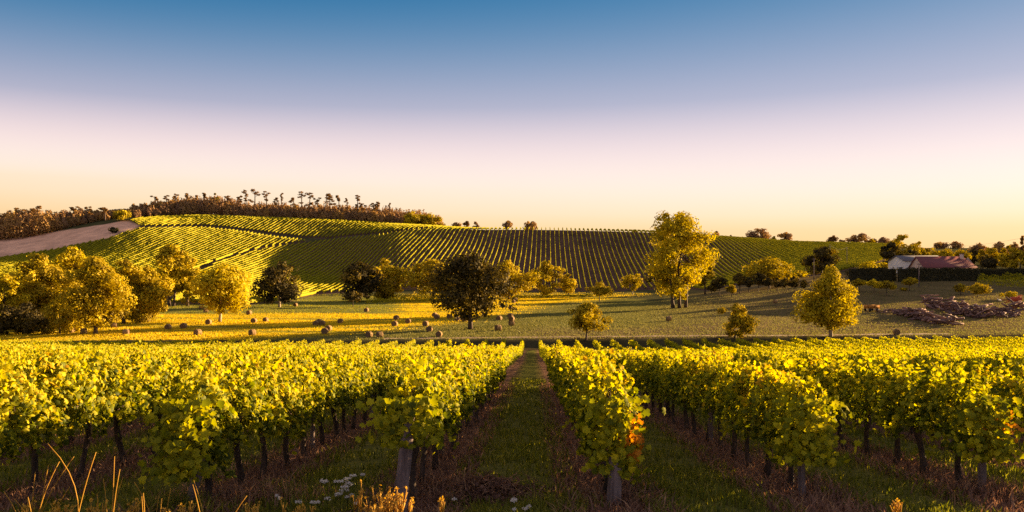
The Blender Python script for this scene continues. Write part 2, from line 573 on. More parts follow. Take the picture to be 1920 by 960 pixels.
gx = axis_pts([(-2600, -800, 150), (-800, -420, 20), (-420, -60, 3.5), (-60, 60, 1.2), (60, 300, 3.0), (300, 800, 20), (800, 2600, 150)])
gy = axis_pts([(-200, 0, 20), (0, 116, 1.0), (116, 130, 0.5), (130, 560, 2.5), (560, 800, 10), (800, 3500, 100)])
GX, GY = np.meshgrid(gx, gy)
GZ = terrain(GX, GY)
V = np.stack([GX, GY, GZ], -1).reshape(-1, 3)
nx, ny = len(gx), len(gy)
ii = (np.arange(ny - 1)[:, None] * nx + np.arange(nx - 1)[None]).ravel()
quads = np.stack([ii, ii + 1, ii + 1 + nx, ii + nx], 1)
PX, PY = proj(V[:, 0], V[:, 1], V[:, 2])
D = V[:, 1]
Ucol = V[:, 0] / np.maximum(D, 30)
colr = np.zeros((len(V), 3))
c_vine = np.array((0.07, 0.05, 0.035))
c_bank = np.array((0.06, 0.055, 0.03))
c_gold = np.array((0.54, 0.39, 0.02))
c_green = np.array((0.145, 0.145, 0.04))
c_brown = np.array((0.15, 0.11, 0.065))
c_soil = np.array((0.11, 0.075, 0.06))
c_midsoil = np.array((0.15, 0.095, 0.085))  # purplish tint puts the middle slope's haze into the soil colour
c_hillgreen = np.array((0.075, 0.075, 0.035))
c_tan = np.array((0.74, 0.46, 0.34))
c_far = np.array((0.12, 0.11, 0.04))
colr[:] = c_vine
mk = D >= 119
bw = sstep(-9, 9, V[:, 0] - shade_edge(D))[:, None]
gb = shade_streaks(V[:, 0], D)[:, None]
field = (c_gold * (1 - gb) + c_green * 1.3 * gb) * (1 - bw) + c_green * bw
br = (sstep(0.12, 0.3, Ucol) * 0.8 + 0.9 * sstep(152, 132, D) * sstep(-0.02, 0.05, Ucol))[:, None]
field = field * (1 - np.clip(br, 0, 1)) + c_brown * np.clip(br, 0, 1)
gs = sstep(-0.25, -0.1, -Ucol) * 0
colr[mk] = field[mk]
k = (D >= 119) & (D < 123.4)
colr[k] = c_bank
hillm = (D > 205) & (PY < 575) & (Ucol < 0.19) & (GZ.ravel() > -9.6)
colr[hillm] = c_hillgreen
hr = (D > 300) & (Ucol >= 0.19)
colr[hr] = c_hillgreen
for poly, c in ((P_UPPER, c_soil), (P_LEFT, c_soil), (P_MID, c_midsoil)):
    k = in_poly(PX, PY, poly) & (D > 200) & (D < 600)
    colr[k] = c
k = in_poly(PX, PY, TAN_FIELD) & (D > 330) & (D < 520)
colr[k] = c_tan
colr[D > 600] = c_far

m, nt, N, L, out = new_mat('ground_cover')
at = N.new("ShaderNodeAttribute")
at.attribute_name = "zone"
geo = N.new("ShaderNodeNewGeometry")
n1 = N.new("ShaderNodeTexNoise")
n1.inputs['Scale'].default_value = 0.12
n1.inputs['Detail'].default_value = 9
n1.inputs['Roughness'].default_value = 0.7
L.new(geo.outputs['Position'], n1.inputs['Vector'])
n2 = N.new("ShaderNodeTexNoise")
n2.inputs['Scale'].default_value = 2.2
n2.inputs['Detail'].default_value = 8
n2.inputs['Roughness'].default_value = 0.75
L.new(geo.outputs['Position'], n2.inputs['Vector'])
# strips under the vine rows: dry mulch, green grass between
sep = N.new("ShaderNodeSeparateXYZ")
L.new(geo.outputs['Position'], sep.inputs[0])
def math_node(op, a, b=None):
    q = N.new("ShaderNodeMath")
    q.operation = op
    for i, s in enumerate((a, b)):
        if s is None:
            continue
        if isinstance(s, (int, float)):
            q.inputs[i].default_value = s
        else:
            L.new(s, q.inputs[i])
    return q.outputs[0]
xr = math_node('SUBTRACT', sep.outputs[0], math_node('MULTIPLY', sep.outputs[1], 0.0267))
xr = math_node('ADD', xr, math_node('MULTIPLY', math_node('SUBTRACT', n2.outputs['Fac'], 0.5), 0.9))
ph = math_node('FRACT', math_node('DIVIDE', math_node('ADD', xr, 300 * 2.63 - 1.03), 2.63))
dist_row = math_node('ABSOLUTE', math_node('SUBTRACT', ph, 0.5))      # 0.5 under the row, 0 mid alley
rr = ramp_node(N, [(0.14, (0.11, 0.115, 0.034)), (0.29, (0.13, 0.105, 0.046)), (0.39, (0.18, 0.11, 0.085)), (0.5, (0.15, 0.09, 0.07))])
L.new(dist_row, rr.inputs[0])
near = math_node('LESS_THAN', sep.outputs[1], 117.6)
mixn = N.new("ShaderNodeMix")
mixn.data_type = 'RGBA'
L.new(near, mixn.inputs['Factor'])
L.new(at.outputs['Color'], mixn.inputs['A'])
L.new(rr.outputs[0], mixn.inputs['B'])
v1 = ramp_node(N, [(0.25, (0.55, 0.55, 0.55)), (0.75, (1.4, 1.35, 1.25))])
L.new(n1.outputs['Fac'], v1.inputs[0])
v2 = ramp_node(N, [(0.25, (0.45, 0.45, 0.45)), (0.75, (1.5, 1.5, 1.45))])
L.new(n2.outputs['Fac'], v2.inputs[0])
mu1 = N.new("ShaderNodeMix")
mu1.data_type = 'RGBA'
mu1.blend_type = 'MULTIPLY'
mu1.inputs['Factor'].default_value = 1
L.new(mixn.outputs['Result'], mu1.inputs['A'])
L.new(v1.outputs[0], mu1.inputs['B'])
mu2 = N.new("ShaderNodeMix")
mu2.data_type = 'RGBA'
mu2.blend_type = 'MULTIPLY'
mu2.inputs['Factor'].default_value = 1
L.new(mu1.outputs['Result'], mu2.inputs['A'])
L.new(v2.outputs[0], mu2.inputs['B'])
df = N.new("ShaderNodeBsdfDiffuse")
L.new(mu2.outputs['Result'], df.inputs[0])
bp = N.new("ShaderNodeBump")
bp.inputs['Strength'].default_value = 0.6
bp.inputs['Distance'].default_value = 0.15
L.new(n2.outputs['Fac'], bp.inputs['Height'])
L.new(bp.outputs[0], df.inputs['Normal'])
L.new(df.outputs[0], out.inputs[0])
M['ground'] = m
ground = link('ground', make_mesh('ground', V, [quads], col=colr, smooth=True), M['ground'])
ground['kind'] = 'structure'

# farm track along the top of the bank, and the mown headland strip at the foot of the rows
M['track'] = solid_mat('track_dirt', (0.24, 0.16, 0.11), (0.42, 0.29, 0.19), 0.7, bump=0.5)
def strip(name, xs, y0f, y1f, lift, mat):
    a = np.array([(x, y0f(x), tz(x, y0f(x)) + lift) for x in xs])
    mid = np.array([(x, 0.5 * (y0f(x) + y1f(x)), tz(x, 0.5 * (y0f(x) + y1f(x))) + lift) for x in xs])
    b = np.array([(x, y1f(x), tz(x, y1f(x)) + lift) for x in xs])
    n = len(xs)
    VV = np.concatenate([a, mid, b])
    q = [(i, i + 1, n + i + 1, n + i) for i in range(n - 1)] + [(n + i, n + i + 1, 2 * n + i + 1, 2 * n + i) for i in range(n - 1)]
    o = link(name, make_mesh(name, VV, [np.array(q)]), mat)
    o['kind'] = 'structure'
    return o
strip('path', np.arange(-20, 70, 1.2), lambda x: 124.6 + 0.5 * math.sin(x * 0.1), lambda x: 126.2 + 0.5 * math.sin(x * 0.1 + 0.3), 0.05, M['track'])

# ------------------------------------------------------------------ trees
def crown_profile(kind, t):
    t = np.asarray(t)
    if kind == 'cone':
        return np.clip(np.sin(np.pi * np.clip(t, 0, 1) ** 0.62), 0, 1) * (1 - 0.35 * t)
    if kind == 'oval':
        return np.sqrt(np.clip(1 - (2 * t - 1) ** 2, 0, 1)) ** 0.8
    if kind == 'broad':
        return np.clip(1 - np.abs(2 * t - 0.9) ** 2.6, 0.05, 1) ** 0.6
    if kind == 'fan':
        return (0.5 + 0.5 * sstep(0, 0.35, t)) * np.clip((1 - t) * 3.5 + 0.5, 0, 1)
    if kind == 'column':
        return np.clip(np.minimum(t * 5 + 0.45, 1) * np.clip((1 - t) * 4.5, 0, 1) ** 0.5, 0, 1)
    return np.sqrt(np.clip(1 - (2 * t - 0.95) ** 2, 0.02, 1))


def crown_mesh(H, W, cb, kind, n_leaf, leaf, seed, rough=1.0, clumps=None, low_gap=0.0):
    g = np.random.default_rng(seed)
    nc = clumps or int(np.clip(n_leaf / 95, 14, 95))
    t = np.clip(g.random(nc) ** 0.9 + 0.03 * g.standard_normal(nc), 0, 1)
    th = g.random(nc) * 2 * np.pi
    lob = 1 + 0.40 * rough * np.sin(3 * th + g.random() * 6 + 4 * t) + 0.13 * rough * np.sin(5 * th + 7 * t + g.random() * 6)
    rad = crown_profile(kind, t) * (0.40 + 0.70 * np.sqrt(g.random(nc))) * lob
    hC = H * (1 - cb)
    cr_ = 0.5 * W * (0.16 + 0.22 * g.random(nc) ** 1.3) * (0.75 + 0.5 * crown_profile(kind, t)) * (1.4 if n_leaf < 1500 else 1.0)
    C = np.stack([rad * np.cos(th) * (W * 0.5 - cr_ * 0.6), rad * np.sin(th) * (W * 0.5 - cr_ * 0.6), cb * H + cr_ * 0.5 + t * (hC - cr_ * 1.3)], 1)
    w = cr_ ** 2
    w = w / w.sum()
    idx = g.choice(nc, n_leaf, p=w)
    dv = unit(g.standard_normal((n_leaf, 3)))
    rr_ = cr_[idx] * (0.74 + 0.30 * g.random(n_leaf) + np.where(g.random(n_leaf) < 0.12, 0.22 * g.random(n_leaf), 0))
    Pp = C[idx] + dv * rr_[:, None] * np.array([1, 1, 0.8])
    Nn = dv + 0.27 * g.standard_normal((n_leaf, 3)) + np.array([0, 0, 0.2])
    tone = np.clip(0.5 + 0.20 * g.standard_normal(nc)[idx] + 0.09 * g.standard_normal(n_leaf), 0, 1)
    s = leaf * (0.7 + 0.6 * g.random(n_leaf))
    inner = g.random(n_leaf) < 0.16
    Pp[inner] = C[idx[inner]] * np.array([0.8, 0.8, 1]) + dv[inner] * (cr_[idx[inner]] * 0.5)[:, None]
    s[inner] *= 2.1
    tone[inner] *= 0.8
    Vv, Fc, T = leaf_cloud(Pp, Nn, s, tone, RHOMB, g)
    return make_mesh('crown', Vv, [Fc], T), C, cr_


def trunk_mesh(H, W, cb, C, seed, r0=None, lean=0.0, limbs=6, stems=1):
    g = np.random.default_rng(seed + 991)
    mb = MB()
    r0 = r0 or max(0.09, H * 0.022)
    for s in range(stems):
        off = (s - (stems - 1) / 2) * W * 0.11
        top = np.array([off * 1.6 + lean * 0.3, g.normal() * 0.1, H * (0.72 if stems == 1 else 0.6)])
        pts = []
        for q in np.linspace(0, 1, 7):
            pts.append(np.array([off + lean * (q ** 0.7 - 1) * 1.0 * (1 if lean else 0) + (top[0] - off) * q, 0.12 * H * 0.1 * math.sin(q * 5 + seed), -0.25 + (top[2] + 0.25) * q]))
        rad = r0 / (1 + 0.25 * (stems - 1)) * np.array([1.5, 1.08, 0.95, 0.8, 0.62, 0.42, 0.2])
        mb.tube(np.array(pts), rad, 7, wob=0.05)
        if len(C):
            for ci in g.choice(len(C), min(limbs, len(C)), replace=False):
                c = C[ci]
                f = np.clip((c[2] / H) * 0.55, cb * 0.7, 0.6)
                a = np.array([np.interp(f * H, [p[2] for p in pts], [p[0] for p in pts]), np.interp(f * H, [p[2] for p in pts], [p[1] for p in pts]), f * H])
                mid = 0.5 * (a + c) + np.array([0, 0, -0.06 * H * g.random()])
                mb.tube(np.array([a, mid, c]), r0 * np.array([0.45, 0.28, 0.1]), 5, cap=False)
    return mb.mesh('trunk', smooth=True)


TREE_ID = [0]


def tree(name, label, px, by, ty, wpx, kind='round', mat='gold', cb=0.2, cat='tree', group=None, bark='bark', dmin=121, stems=1, lean=0.0,
         dens=1.0, rough=1.0, at_d=None, leafk=1.0, r0=None, cx=None):
    TREE_ID[0] += 1
    sd = 100 + TREE_ID[0] * 17
    if at_d is not None:
        u = (px - 960) / F
        x, d = u * at_d, at_d
        p = np.array([x, d, tz(x, d)])
        H = (HZ - ty) / F * d - p[2]
    else:
        p = hit(px, by, dmin)
        d = p[1]
        H = (by - ty) * d / F
    W = wpx * d / F
    hp, wp = H * F / d, wpx
    nl = int(np.clip(0.78 * hp * wp * dens, 160, 11000))
    leaf = max(3.3, min(4.4, 2.8 + hp * 0.014)) * d / F * leafk
    o = empty(name, p)
    cm, C, _ = crown_mesh(H, W, cb, kind, nl, leaf, sd, rough)
    if cx:
        C = C + np.array([cx * d / F, 0, 0])
    c = link('crown', cm, M[mat], o)
    if cx:
        c.location.x = cx * d / F
    tm = trunk_mesh(H, W, cb, C, sd, r0=r0, lean=lean, limbs=5 if hp > 40 else 2, stems=stems)
    link('trunk', tm, M[bark], o)
    tag(o, label, cat, group)
    return o


gm = 'trees at the edge of the hay meadow'
# left group beside the meadow
tree('tree', 'yellow rounded tree cut by the left edge of the photo', 8, 618, 513, 62, 'round', 'yellow', 0.25)
tree('tree', 'tall tree with dark left side and orange right side, second from the left edge', 72, 610, 474, 110, 'broad', 'gold', 0.08)
tree('tree', 'yellow topped tree standing behind the big front tree of the left clump', 137, 600, 461, 90, 'broad', 'yellow', 0.08)
tree('tree', 'large full tree in front of the left clump with its trunk at the vine tops', 180, 627, 481, 108, 'broad', 'gold', 0.10)
tree('tree', 'golden many headed tree right of the large front tree of the left clump', 232, 607, 484, 80, 'broad', 'gold', 0.06)
tree('tree', 'half dark tree at the right end of the left clump, over orange dry grass', 276, 604, 497, 78, 'broad', 'gold', 0.08, cx=2)
tree('tree', 'tall tree with a forked dark trunk behind the bare meadow edge', 322, 574, 456, 76, 'broad', 'gold', 0.14, stems=2)
tree('tree', 'narrow golden tree touching the right side of the tall forked tree', 352, 574, 474, 46, 'broad', 'gold', 0.1)
tree('tree', 'lone spreading yellow tree with a leaning lit trunk on the hay meadow', 416, 604, 491, 106, 'broad', 'yellow', 0.16, bark='palebark', cx=3, lean=0.5)
tree('tree', 'round dark tree with a golden right rim at the foot of the vine hill', 524, 576, 484, 84, 'broad', 'oak', 0.07, bark='palebark')
tree('tree', 'dark round tree left of its golden topped neighbour, above the small lit vine plot', 674, 566, 487, 76, 'broad', 'oak', 0.05)
tree('tree', 'golden topped tree above the small lit vine plot, right of a dark one', 722, 563, 482, 68, 'broad', 'gold', 0.04)
tree('small_tree', 'small dark tree in front of the left post of the small vine plot', 662, 576, 545, 40, 'round', 'oak', 0.25)
tree('tree', 'wide yellow topped tree just left of the big dark oak', 812, 562, 484, 104, 'broad', 'gold', 0.1)
tree('oak_tree', 'big near black oak standing alone on the hay meadow, its top lit', 882, 617, 466, 134, 'broad', 'oak', 0.12, dens=1.1, r0=0.34, rough=1.5)
tree('tree', 'golden rounded tree just behind the right side of the big dark oak', 954, 562, 486, 84, 'broad', 'gold', 0.05)
tree('tree', 'taller of two trees at the foot of the striped slope, golden tuft on top', 1026, 557, 487, 58, 'broad', 'gold', 0.08)
tree('small_tree', 'shorter golden tree of the pair at the foot of the striped slope', 1066, 556, 513, 40, 'oval', 'gold', 0.08)
tree('small_tree', 'small round golden tree beside the lit grass strip under the slope', 1124, 566, 526, 40, 'round', 'gold', 0.2)
tree('small_tree', 'small golden tree with a short pale trunk below the striped rows', 1186, 553, 511, 38, 'oval', 'gold', 0.2, bark='palebark')
tree('poplar_tree', 'tallest tree, huge golden crown of trembling leaves breaking the skyline', 1273, 577, 394, 108, 'fan', 'yellow', 0.10, stems=3, dens=1.45, leafk=1.0)
tree('tree', 'dark low tree tucked behind the left foot of the tallest golden tree', 1240, 553, 488, 52, 'round', 'oak', 0.1)
tree('tree', 'dark tree tucked behind the right foot of the tallest golden tree', 1322, 552, 485, 46, 'round', 'gold', 0.15)
tree('small_tree', 'small bushy tree lit orange on its right, beside the dirt track', 1102, 638, 564, 70, 'broad', 'gold', 0.2, lean=0.3)
tree('small_tree', 'ragged bush like tree, dark left and golden right, behind the right vine rows', 1378, 634, 566, 62, 'broad', 'gold', 0.05)
tree('poplar_tree', 'pointed yellow tree with a slim pale trunk near the log heaps', 1558, 632, 496, 116, 'cone', 'yellow', 0.1, bark='palebark', dens=1.0)
tree('tree', 'round topped dark tree behind the pointed yellow tree', 1541, 520, 461, 58, 'oval', 'oak', 0.05, dens=1.3)
tree('tree', 'wide tree dark on the left and orange on the right, behind the saplings', 1442, 541, 479, 90, 'broad', 'gold', 0.15)
# bushes in the left clump
for i, (px, by, ty, w, lb) in enumerate([(112, 627, 554, 62, 'tall lit bush right of the other bushes at the left vine edge'), (42, 626, 562, 84, 'wide dark bush with lit tips under the leftmost trees'),
                                         (78, 627, 588, 74, 'low dark bush in front of the two taller bushes'), (12, 628, 582, 50, 'shaded low bush at the left edge above the vines')]):
    tree('bush', lb, px, by, ty, w, 'round', 'gold' if i == 0 else 'oak', 0.0, 'bush', 'bushes at the left end of the meadow')
tree('bush', 'orange dry bush under the right end of the left clump', 262, 606, 584, 40, 'round', 'gold', 0.0, 'bush', dens=1.2)
tree('bush', 'orange dry bush between the front trunks of the left clump', 148, 622, 600, 34, 'round', 'gold', 0.0, 'bush', dens=1.2)
# orchard saplings
orch = [(1334, 556, 533, 20, 'oak'), (1349, 555, 518, 26, 'oak'), (1372, 559, 534, 22, 'gold'), (1387, 550, 510, 30, 'oak'), (1404, 549, 519, 24, 'oak'), (1422, 549, 510, 30, 'oak'), (1440, 548, 520, 20, 'oak'),
        (1458, 548, 520, 24, 'oak'), (1474, 549, 521, 22, 'oak'), (1489, 549, 518, 22, 'oak'), (1506, 550, 523, 18, 'oak')]
ordn = ['first', 'second', 'third', 'fourth', 'fifth', 'sixth', 'seventh', 'eighth', 'ninth', 'tenth', 'eleventh', 'twelfth', 'thirteenth', 'fourteenth']
for i, (px, by, ty, w, mt) in enumerate(orch):
    tree('sapling', '%s dark sapling from the left in the orchard line right of the tallest tree' % ordn[i], px, by, ty, w, 'round', mt, 0.35, 'sapling', 'orchard saplings between the tallest tree and the pointed tree')
for i, (px, by, ty, w, mt, lb) in enumerate([
        (1611, 547, 522, 28, 'gold', 'low flat sapling with lit tips touching the pointed yellow tree'),
        (1639, 550, 523, 24, 'yellow', 'yellow tipped sapling right of the flat sapling, before the dark hedge'),
        (1662, 555, 525, 30, 'gold', 'dull sapling with one lit tip standing nearest the orange cart'),
        (1705, 546, 518, 24, 'gold', 'small sapling with lit crown left of the utility pole')]):
    tree('sapling', lb, px, by, ty, w, 'round', mt, 0.4, 'sapling', 'young trees below the hedge')
for px, by, ty, w, lb in [(1801, 553, 531, 26, 'small dark shrub with thin stem below the grey heap'), (1833, 558, 529, 36, 'golden topped shrub, largest of the three above the log heap'),
                          (1893, 562, 545, 28, 'low yellow topped shrub beside the red machine'), (1512, 558, 548, 16, 'tiny dark bush beside the pale bale right of the saplings'),
                          (1694, 545, 539, 14, 'low dark tuft left of the small lit sapling')]:
    tree('shrub', lb, px, by, ty, w, 'round', 'gold', 0.2, 'shrub', 'shrubs on the slope below the house')
for px, by, ty, w, mt, lb in [(1617, 523, 500, 44, 'oak', 'round dark bush at the left end of the hedge'), (1632, 508, 488, 44, 'yellow', 'yellow bush behind the hedge, left of the white barn'),
                              (1656, 506, 491, 30, 'yellow', 'yellow bush touching the left wall of the white barn'), (1642, 525, 510, 24, 'gold', 'clipped bush with lit tips in front of the hedge'),
                              (1500, 520, 505, 34, 'yellow', 'low yellow bush under the vines, left of the round topped dark tree')]:
    tree('bush', lb, px, by, ty, w, 'round', mt, 0.0, 'bush', 'bushes around the hedge')

# ------------------------------------------------------------------ skyline trees
def sky_tree(label, px, ty, w, dd=25, kind='round', mat='wood', cb=0.0, name='tree', d=None, dens=1.3):
    u = (px - 960) / F
    dist = d or float(crest_d(u)) + dd
    return tree(name, label, px, 0, ty, w, kind, mat, cb, 'tree', 'trees along the skyline', at_d=dist, dens=dens * 1.3, rough=0.5)


for px, ty, w, dd, mat, lb in [
        (858, 415, 18, 30, 'wood', 'small brown tree on the skyline just right of the hilltop wood'), (874, 413, 12, 26, 'pine', 'tiny pointed tree on the skyline right of the hilltop wood'),
        (892, 416, 12, 26, 'wood', 'third tiny tree right of the hilltop wood'), (953, 413, 20, 22, 'wood', 'smaller of the two round trees on the middle skyline'),
        (992, 412, 28, 22, 'wood', 'larger of the two round trees on the middle skyline'), (1190, 430, 8, 20, 'wood', 'tiny bush on the skyline left of the tallest tree'),
        (1343, 433, 14, 20, 'wood', 'small tree on the skyline at the right rim of the tallest tree'), (1370, 441, 8, 14, 'wood', 'tiny bush on the crest right of the tallest tree'),
        (1422, 426, 46, 22, 'wood', 'wide brown tree on the crest above the right vine slope'), (1472, 434, 26, 22, 'wood', 'single brown tree right of the wide one on the crest'),
        (1452, 443, 12, 14, 'gold', 'small golden bush between the two brown crest trees'), (1562, 441, 20, 26, 'pine', 'dark conifer on the crest above the round topped dark tree'),
        (1578, 448, 12, 22, 'wood', 'low tree right of the crest conifer'), (1610, 436, 40, 24, 'wood', 'large brown tree on the crest left of the house'),
        (1634, 447, 18, 24, 'gold', 'golden low tree right of the large brown crest tree'), (1652, 444, 34, 30, 'wood', 'reddish tree at the right end of the vine crest')]:
    sky_tree(lb, px, ty, w, dd, 'round', mat)
for px, ty, w, d, mat, kind, lb in [
        (1692, 439, 64, 330, 'gold', 'broad', 'large flat topped tree behind the white barn'), (1672, 452, 40, 320, 'oak', 'broad', 'dark tree behind the left of the white barn'),
        (1722, 452, 46, 335, 'gold', 'round', 'golden tree between the white barn and the red roof'), (1708, 466, 40, 305, 'oak', 'round', 'dark low tree directly behind the barn roof'),
        (1748, 462, 40, 345, 'gold', 'round', 'first round tree behind the red roof'), (1775, 464, 40, 340, 'gold', 'broad', 'second round tree behind the red roof'),
        (1800, 466, 42, 345, 'gold', 'broad', 'third round tree behind the red roof'), (1762, 453, 34, 480, 'wood', 'round', 'far brown tree on the skyline above the red roof'),
        (1792, 452, 24, 480, 'wood', 'round', 'far pointed clump on the skyline above the chimney'), (1828, 466, 44, 350, 'oak', 'round', 'dark tree behind the right end of the red roof'),
        (1838, 454, 30, 420, 'wood', 'round', 'brown tree under the sagging wire'), (1858, 462, 46, 330, 'gold', 'broad', 'golden tree right of the dark tree behind the roof'),
        (1874, 452, 34, 380, 'wood', 'round', 'brown skyline tree left of the wood corner'), (1893, 460, 50, 300, 'gold', 'broad', 'wide orange tree near the right edge'),
        (1913, 468, 46, 270, 'gold', 'broad', 'orange tree cut by the right edge of the photo'), (1917, 440, 12, 330, 'pine', 'cone', 'tall thin conifer at the right edge'),
        (1903, 452, 24, 350, 'wood', 'round', 'brown tree just left of the thin conifer'), (1845, 478, 40, 300, 'oak', 'round', 'low dark bush tree right of the house')]:
    tree('tree', lb, px, 0, ty, w, kind, mat, 0.0, 'tree', 'trees behind the house', at_d=d, dens=1.4, rough=0.6)

# ------------------------------------------------------------------ hilltop wood, pines, bright edge trees
def wood_mass(name, label, line, rows=5, seed=5):
    """line: photo column -> top row of the wood, with its distance"""
    g = np.random.default_rng(seed)
    Vs, Fs, Ts, n = [], [], [], 0
    pxs = [l[0] for l in line]
    for r_ in range(rows):
        px = pxs[0] + g.random() * 8
        while px < pxs[-1]:
            top = np.interp(px, pxs, [l[1] for l in line])
            d = np.interp(px, pxs, [l[2] for l in line]) + r_ * 7 + g.normal() * 1.5
            x = (px - 960) / F * d
            z0 = tz(x, d)
            top += g.normal() * 2.0 + (9, 5, 2, 0, 0)[r_] + (3 if g.random() < 0.3 else 0)
            H = max(4.0, (HZ - top) / F * d - z0)
            W = H * (0.55 + 0.35 * g.random())
            nl = 560
            t = g.random(nl) ** 0.75
            th = g.random(nl) * 2 * np.pi
            rad = W * 0.5 * np.sqrt(np.clip(1 - (2 * t - 0.85) ** 2, 0.15, 1)) * (0.8 + 0.25 * g.random(nl)) * (1 + 0.25 * np.sin(3 * th + 5 * t + px))
            dv = np.stack([np.cos(th), np.sin(th), (t - 0.4) * 1.2], 1)
            Pp = np.stack([x + rad * np.cos(th), d + rad * np.sin(th), z0 + t * H * (0.93 + 0.1 * np.sin(4 * th + px))], 1)
            tone = np.clip(0.2 + 0.5 * g.random() + 0.12 * g.standard_normal(nl), 0, 1)
            a, b, c = leaf_cloud(Pp, dv + 0.4 * g.standard_normal((nl, 3)), 0.95 * (0.6 + 0.7 * g.random(nl)), tone, RHOMB, g)
            Vs.append(a)
            Fs.append(b + n)
            Ts.append(c)
            n += len(a)
            px += W * F / d * (0.42 + 0.25 * g.random())
    o = link(name, make_mesh(name, np.concatenate(Vs), [np.concatenate(Fs)], np.concatenate(Ts)), M['wood'])
    return tag(o, label, 'wood', kind='stuff')


def cd(px, dd):
    return float(crest_d((px - 960) / F)) + dd


wood_mass('woods', 'dark purple brown wood behind the bare pinkish field on the far left',
          [(-70, 400, 446), (0, 402, 446), (20, 396, 448), (60, 393, 452), (110, 397, 462), (150, 394, 468), (200, 398, 474), (232, 396, 478)], seed=5)
wood_mass('woods', 'long brown wood along the top of the vine hill',
          [(228, 398, 480), (250, 388, 482), (290, 378, 492), (330, 371, 505), (370, 368, 512), (420, 369, 516), (460, 379, 518), (520, 381, 518), (600, 384, 520), (680, 387, 520), (720, 389, 519), (760, 394, 520), (800, 397, 522), (826, 410, 524)], seed=9)
tree('tree', 'bright yellow tree in the gap between the two woods', 226, 0, 391, 34, 'round', 'yellow', 0.05, at_d=462, dens=1.5)
tree('bush', 'grey green bush cutting across the bare pinkish field', 214, 0, 422, 18, 'round', 'hedge', 0.0, 'bush', at_d=432)
tree('tree', 'bright golden tree near the right end of the hilltop wood', 771, 0, 394, 32, 'round', 'yellow', 0.0, at_d=513, dens=1.5)
tree('tree', 'orange tree at the right end of the hilltop wood', 797, 0, 395, 34, 'round', 'gold', 0.0, at_d=519, dens=1.5)
tree('tree', 'low orange tree closing the hilltop wood on its right', 818, 0, 402, 26, 'round', 'gold', 0.0, at_d=520, dens=1.5)
tree('tree', 'orange tree in the hilltop wood left of the tall pines', 404, 0, 361, 24, 'round', 'gold', 0.1, at_d=530, dens=1.3)


def pine(px, ty, w, label, d=528, seed=1):
    u = (px - 960) / F
    x = u * d
    z0 = tz(x, d)
    H = (HZ - ty) / F * d - z0
    W = w * d / F
    g = np.random.default_rng(seed + int(px))
    o = empty('pine_tree', (x, d, z0))
    nb = 7
    lean = g.normal() * 0.6
    C = [np.array([lean + g.normal() * W * 0.24, g.normal() * W * 0.22, H * (0.97 - 0.04 * k - (0.18 * g.random() if k > 4 else 0))]) for k in range(nb)]
    Pp, Nn, Tt = [], [], []
    for c in C:
        k = 42
        dv = unit(g.standard_normal((k, 3)))
        Pp.append(c + dv * np.array([W * 0.2, W * 0.2, W * 0.085]) * (0.4 + 0.8 * g.random((k, 1))))
        Nn.append(dv * 0.5 + g.standard_normal((k, 3)) * 0.5 + (0, 0, 0.6))
        Tt.append(np.clip(0.5 + 0.3 * g.standard_normal(k), 0, 1))
    a, b, t = leaf_cloud(np.concatenate(Pp), np.concatenate(Nn), 0.95, np.concatenate(Tt), RHOMB, g)
    link('crown', make_mesh('crown', a, [b], t), M['pine'], o)
    mb = MB()
    mb.tube(np.array([(0, 0, -0.3), (lean * 0.3, 0, H * 0.35), (lean * 0.8, 0, H * 0.7), (lean, 0, H * 0.94)]), np.array([0.5, 0.42, 0.32, 0.16]), 6)
    for c in C[1:6]:
        mb.tube(np.array([(lean * 0.9, 0, c[2] - 0.09 * H), c]), np.array([0.12, 0.05]), 4, cap=False)
    mb.build('trunk', M['bark'], o)
    tag(o, label, 'tree', 'tall pines standing out of the hilltop wood')


for px, ty, w, lb in [(448, 366, 15, 'stubby pine left of the group of tall pines'), (462, 356, 16, 'tall pine with a split crown, leftmost of the high ones'), (478, 354, 20, 'tallest flat crowned pine on the hilltop'),
                      (499, 358, 16, 'tall pine right of the tallest one'), (519, 370, 12, 'short pine before the wide gap'), (530, 361, 9, 'thin leaning pine with one small tuft'),
                      (553, 370, 16, 'low pine left of the broad pines'), (566, 359, 22, 'broad pine, left one of the dense pair'), (580, 361, 15, 'pine touching the right of the dense pair'),
                      (597, 370, 14, 'low pine between the two dense pairs'), (610, 362, 22, 'broad dark pine in the middle of the hilltop'), (618, 364, 14, 'pine leaning on the broad dark one'),
                      (637, 366, 15, 'open crowned pine right of the dense pines'), (653, 371, 9, 'thin pine beside the open crowned one'), (670, 365, 14, 'tall pine with a crown in tiers near the end of the pines'),
                      (676, 380, 14, 'low pine at the foot of the tiered one'), (700, 380, 14, 'left of the two last small pines'), (711, 378, 14, 'right of the two last small pines'), (732, 380, 6, 'thin dead topped pine at the right end'),
                      (291, 367, 12, 'first ragged pine over the left of the hilltop wood'), (312, 366, 12, 'second ragged pine over the left of the hilltop wood'), (328, 363, 12, 'third ragged pine over the left of the hilltop wood'),
                      (350, 362, 14, 'fourth ragged pine over the left of the hilltop wood'), (366, 365, 12, 'fifth ragged pine over the left of the hilltop wood'), (381, 361, 14, 'sixth ragged pine over the left of the hilltop wood'),
                      (425, 366, 16, 'seventh ragged pine over the left of the hilltop wood')]:
    pine(px, ty, w, lb)
for px, ty, w, lb in [(14, 400, 22, 'open crowned pine leftmost over the far left wood'), (36, 390, 22, 'wide pine over the far left wood'), (56, 392, 20, 'lit pine over the far left wood'), (72, 386, 22, 'highest pine over the far left wood'),
                      (140, 387, 18, 'flat pine over the middle of the far left wood'), (160, 387, 12, 'small dark pine right of the flat one'), (197, 389, 20, 'rounded brown pine left of the bright yellow tree')]:
    pine(px, ty, w, lb, d=468)

